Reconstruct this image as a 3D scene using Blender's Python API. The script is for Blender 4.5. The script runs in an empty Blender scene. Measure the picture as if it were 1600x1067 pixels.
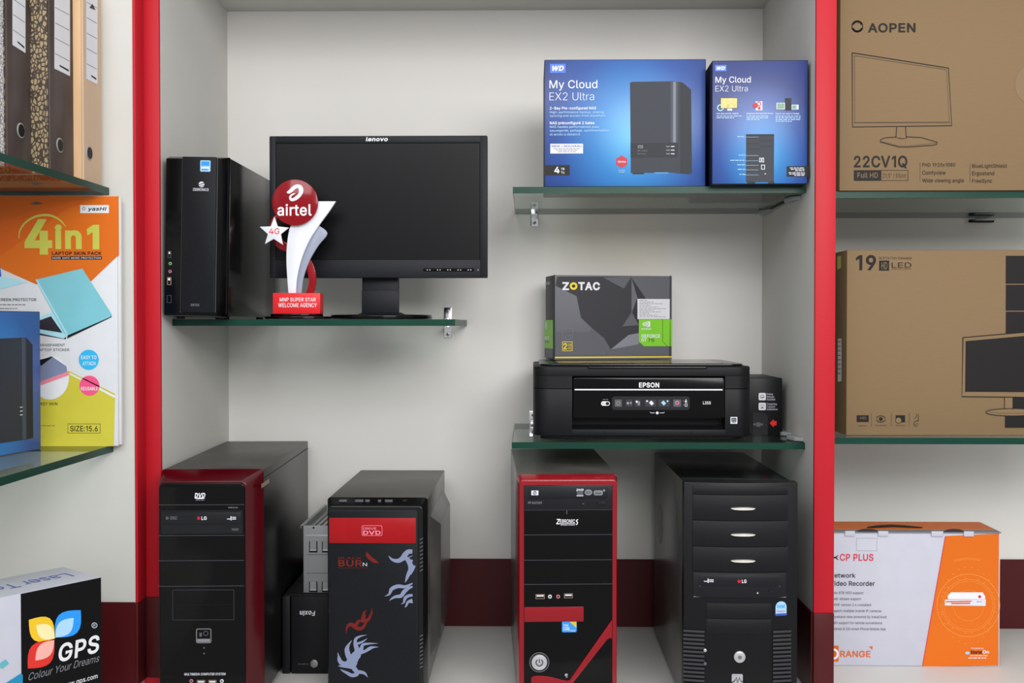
import bpy, bmesh, math, random
from mathutils import Vector, Matrix
sc = bpy.context.scene
col = sc.collection
random.seed(4)
# ---------------------------------------------------------------- camera, light, exposure
F = 1650.0                       # focal length in pixels of the 1600 px wide frame
H = 0.692                        # camera height above the display base (z = 0)
PSI, THE = math.atan(28 / F), math.atan(26.5 / F)
CR = Vector((math.cos(PSI), math.sin(PSI), 0))
CF = Vector((-math.sin(PSI) * math.cos(THE), math.cos(PSI) * math.cos(THE), -math.sin(THE)))
CU = CR.cross(CF)
CAM = Vector((0, 0, H))
cd = bpy.data.cameras.new('camera'); cam = bpy.data.objects.new('camera', cd); col.objects.link(cam)
cd.sensor_width = 36; cd.lens = F / 1600 * 36; cd.clip_start = .02
cam.matrix_world = Matrix(((CR.x, CU.x, -CF.x, 0), (CR.y, CU.y, -CF.y, 0), (CR.z, CU.z, -CF.z, H), (0, 0, 0, 1)))
sc.camera = cam

w = bpy.data.worlds.new('shop_light'); sc.world = w; w.use_nodes = True
nt = w.node_tree; bg = nt.nodes['Background']         # bright shop ceiling above, dim counters and floor below
tc = nt.nodes.new('ShaderNodeTexCoord'); sx = nt.nodes.new('ShaderNodeSeparateXYZ'); rp = nt.nodes.new('ShaderNodeValToRGB')
mr = nt.nodes.new('ShaderNodeMapRange'); mr.inputs['From Min'].default_value = -1; mr.inputs['From Max'].default_value = 1
nt.links.new(tc.outputs['Generated'], sx.inputs[0]); nt.links.new(sx.outputs['Z'], mr.inputs[0]); nt.links.new(mr.outputs[0], rp.inputs[0])
for e_, (p_, c_) in zip([rp.color_ramp.elements[0], rp.color_ramp.elements[1], rp.color_ramp.elements.new(.5), rp.color_ramp.elements.new(.62)],
                        ((.3, (.36, .36, .365, 1)), (.95, (.80, .83, .86, 1)), (.5, (.36, .36, .37, 1)), (.66, (.52, .53, .54, 1)))):
    e_.position = p_; e_.color = c_
nt.links.new(rp.outputs[0], bg.inputs[0]); bg.inputs[1].default_value = 1.0

def area(name, loc, target, sx, sy, power, color):
    l = bpy.data.lights.new(name, 'AREA'); l.shape = 'RECTANGLE'; l.size = sx; l.size_y = sy
    l.energy = power; l.color = color
    o = bpy.data.objects.new(name, l); col.objects.link(o); o.location = loc
    d = Vector(target) - Vector(loc)
    o.rotation_euler = d.to_track_quat('-Z', 'Y').to_euler()
area('key_fill_light', (.85, -.55, H + .95), (.1, 2.2, H - .05), 1.5, .9, 40, (1, .985, .965))  # key lamp, set low in front to reach the back wall
area('key_fill_light', (-.7, -.3, H + 1.3), (-.1, 2.2, H - .2), 1.1, .7, 11, (.98, .985, 1))  # fill lamp added at the upper left, no known fixture there

sc.view_settings.view_transform = 'Standard'
sc.view_settings.look = 'None'
sc.view_settings.gamma = 1
sc.view_settings.use_curve_mapping = False
sc.view_settings.exposure = 0.40

# ---------------------------------------------------------------- materials
def lin(c):
    c = c / 255
    return c / 12.92 if c <= .04045 else ((c + .055) / 1.055) ** 2.4
def L(rgb, k=1.0): return (min(.95, lin(rgb[0]) * k), min(.95, lin(rgb[1]) * k), min(.95, lin(rgb[2]) * k), 1)
MATS = {}
def mat(name, rgb, rough=.5, metal=0, k=1.15, var=.06, scale=30, bump=0, coat=0, spec=.3, stretch=None):
    m = bpy.data.materials.new(name); m.use_nodes = True
    nt = m.node_tree; b = nt.nodes['Principled BSDF']
    b.inputs['Roughness'].default_value = rough
    b.inputs['Metallic'].default_value = metal
    b.inputs['Specular IOR Level'].default_value = spec
    b.inputs['Coat Weight'].default_value = coat
    b.inputs['Coat Roughness'].default_value = .06
    tc = nt.nodes.new('ShaderNodeTexCoord'); n = nt.nodes.new('ShaderNodeTexNoise')
    mp = nt.nodes.new('ShaderNodeMapping'); nt.links.new(tc.outputs['Object'], mp.inputs[0])
    if stretch: mp.inputs['Scale'].default_value = stretch
    nt.links.new(mp.outputs[0], n.inputs['Vector'])
    n.inputs['Scale'].default_value = scale; n.inputs['Detail'].default_value = 4
    mx = nt.nodes.new('ShaderNodeMix'); mx.data_type = 'RGBA'
    c = L(rgb, k)
    mx.inputs[6].default_value = tuple(v * (1 - var) for v in c[:3]) + (1,)
    mx.inputs[7].default_value = tuple(min(1, v * (1 + var)) for v in c[:3]) + (1,)
    nt.links.new(n.outputs[0], mx.inputs[0]); nt.links.new(mx.outputs[2], b.inputs['Base Color'])
    if bump:
        bp = nt.nodes.new('ShaderNodeBump'); bp.inputs['Strength'].default_value = bump; bp.inputs['Distance'].default_value = .001
        n2 = nt.nodes.new('ShaderNodeTexNoise'); n2.inputs['Scale'].default_value = 900; nt.links.new(tc.outputs['Object'], n2.inputs['Vector'])
        nt.links.new(n2.outputs[0], bp.inputs['Height']); nt.links.new(bp.outputs[0], b.inputs['Normal'])
    MATS[name] = m
    return m
def two_tone(name, rgb, rgb2, lo, hi, scale, rough, bump=0, voro=False, stretch=None):
    """patchy tone: two colours mixed by a noise or cell pattern"""
    m = mat(name, rgb, rough, var=.03, bump=bump); nt = m.node_tree; b = nt.nodes['Principled BSDF']
    mx = [n for n in nt.nodes if n.type == 'MIX'][0]
    tc = [n for n in nt.nodes if n.type == 'TEX_COORD'][0]
    t = nt.nodes.new('ShaderNodeTexVoronoi' if voro else 'ShaderNodeTexNoise'); t.inputs['Scale'].default_value = scale
    mp = nt.nodes.new('ShaderNodeMapping'); nt.links.new(tc.outputs['Object'], mp.inputs[0]); nt.links.new(mp.outputs[0], t.inputs['Vector'])
    if stretch: mp.inputs['Scale'].default_value = stretch
    if voro: t.feature = 'DISTANCE_TO_EDGE'
    r = nt.nodes.new('ShaderNodeMapRange'); r.inputs['From Min'].default_value = lo; r.inputs['From Max'].default_value = hi
    nt.links.new(t.outputs[0], r.inputs[0])
    m2 = nt.nodes.new('ShaderNodeMix'); m2.data_type = 'RGBA'; nt.links.new(r.outputs[0], m2.inputs[0])
    nt.links.new(mx.outputs[2], m2.inputs[6]); m2.inputs[7].default_value = L(rgb2, 1.15)
    nt.links.new(m2.outputs[2], b.inputs['Base Color'])
    return m
def radial(name, centre, rad, stops, rough=.35, sx=1, sz=1):
    """printed colour glow around a point of the face (object space)"""
    m = bpy.data.materials.new(name); m.use_nodes = True; nt = m.node_tree; b = nt.nodes['Principled BSDF']
    b.inputs['Roughness'].default_value = rough
    tc = nt.nodes.new('ShaderNodeTexCoord'); mp = nt.nodes.new('ShaderNodeMapping')
    nt.links.new(tc.outputs['Object'], mp.inputs[0])
    mp.inputs['Location'].default_value = (-centre[0] / rad * sx, 0, -centre[1] / rad * sz)
    mp.inputs['Scale'].default_value = (sx / rad, 0, sz / rad)
    g = nt.nodes.new('ShaderNodeTexGradient'); g.gradient_type = 'SPHERICAL'; nt.links.new(mp.outputs[0], g.inputs[0])
    cr = nt.nodes.new('ShaderNodeValToRGB'); nt.links.new(g.outputs['Fac'], cr.inputs[0])
    e = cr.color_ramp.elements
    e[0].position = 0; e[0].color = L(stops[0], 1.1); e[1].position = 1; e[1].color = L(stops[-1], 1.1)
    for i in range(1, len(stops) - 1):
        q = e.new(i / (len(stops) - 1)); q.color = L(stops[i], 1.1)
    nt.links.new(cr.outputs[0], b.inputs['Base Color'])
    MATS[name] = m; return m
def glass(name, tint, edge=False):
    m = bpy.data.materials.new(name); m.use_nodes = True; nt = m.node_tree; nt.nodes.clear()
    out = nt.nodes.new('ShaderNodeOutputMaterial'); tr = nt.nodes.new('ShaderNodeBsdfTransparent'); gl = nt.nodes.new('ShaderNodeBsdfGlossy')
    tr.inputs[0].default_value = tint; gl.inputs['Roughness'].default_value = .02
    lw = nt.nodes.new('ShaderNodeFresnel'); lw.inputs[0].default_value = 1.45
    mx = nt.nodes.new('ShaderNodeMixShader')
    ge = nt.nodes.new('ShaderNodeNewGeometry')   # both faces of the pane reflect like their outer side
    ab = nt.nodes.new('ShaderNodeMath'); ab.operation = 'MULTIPLY'; ab.inputs[1].default_value = .8
    sb = nt.nodes.new('ShaderNodeMath'); sb.operation = 'SUBTRACT'; sb.inputs[0].default_value = 1
    nt.links.new(ge.outputs['Backfacing'], sb.inputs[1]); nt.links.new(lw.outputs[0], ab.inputs[0])
    nt.links.new(sb.outputs[0], ab.inputs[1]); nt.links.new(ab.outputs[0], mx.inputs[0]); nt.links.new(tr.outputs[0], mx.inputs[1]); nt.links.new(gl.outputs[0], mx.inputs[2])
    nt.links.new(mx.outputs[0], out.inputs[0])
    MATS[name] = m

mat('wall_paint', (228, 226, 222), .55, var=.02, scale=3, k=1.0)
mat('side_laminate', (206, 205, 200), .6, var=.03, scale=14, k=1.0)
mat('base_laminate', (208, 207, 204), .4, var=.03, scale=8, k=1.0)
mat('red_laminate', (176, 22, 36), .5, var=.04, scale=300, bump=.15)
mat('maroon_laminate', (72, 16, 20), .4, var=.05, scale=200)
glass('shelf_glass', (.86, .91, .88, 1))
mat('glass_edge', (10, 56, 44), .35, var=.2, scale=12, spec=.25)
mat('chrome', (215, 215, 218), .16, 1, var=.03)
mat('steel', (150, 150, 150), .35, 1, var=.1)
mat('dull_steel', (150, 152, 153), .45, .2, var=.08, scale=20)
mat('dark', (8, 8, 9), .5)
mat('hole', (2, 2, 2), .9)
mat('black_plastic', (13, 14, 16), .42, bump=.1, spec=.25)
mat('matte_black', (15, 16, 19), .5, bump=.25, spec=.25)
mat('bezel_black', (20, 22, 28), .5, bump=.25, spec=.25)
mat('gloss_black', (5, 5, 6), .14, spec=.22)
mat('semi_black', (14, 14, 15), .2, spec=.35)
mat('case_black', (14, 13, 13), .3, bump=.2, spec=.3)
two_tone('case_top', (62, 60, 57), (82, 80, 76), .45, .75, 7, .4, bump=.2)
two_tone('case_side_dust_sheen', (66, 64, 62), (88, 85, 82), .4, .7, 9, .24, bump=.1)  # dust grey that also holds wall light reflected on the tower sides
mat('screen', (11, 12, 14), .3, var=.12, scale=5, spec=.2)
mat('charcoal_panel', (13, 15, 20), .5, bump=.35, spec=.25)
mat('red_gloss', (132, 8, 22), .22, coat=.4, spec=.3)
mat('dark_red_gloss', (64, 2, 10), .18, coat=.2, spec=.3)
mat('red_band', (150, 5, 14), .35, var=.15, scale=40)
mat('white', (232, 233, 238), .45, k=1)
mat('off_white', (206, 208, 220), .5)
mat('paper', (205, 206, 211), .6)
mat('print_grey', (120, 122, 128), .6)
mat('mid_grey', (80, 82, 88), .55)
mat('silver', (200, 200, 205), .3, .7)
mat('drive_black', (20, 21, 25), .4, spec=.3)
mat('seam', (64, 65, 70), .5)
mat('rib_edge', (52, 52, 56), .4)
mat('dim_print', (70, 18, 20), .5)
mat('flame_grey', (122, 132, 162), .45)
mat('flame_red', (104, 20, 16), .5)
mat('badge_pink', (226, 130, 150), .5)
mat('jack_green', (130, 170, 110), .4)
mat('jack_pink', (190, 110, 130), .4)
mat('usb_gold', (150, 130, 110), .35, .5)
mat('sticker_blue', (50, 140, 215), .35)
mat('sticker_pale', (150, 195, 225), .35)
mat('sticker_gold', (200, 175, 50), .35)
mat('sticker_navy', (50, 75, 170), .35)
mat('lg_red', (175, 25, 50), .4)
GLYPH_SET = [chr(c) for c in range(33, 127)] + ['é', 'à', 'è']
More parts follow.
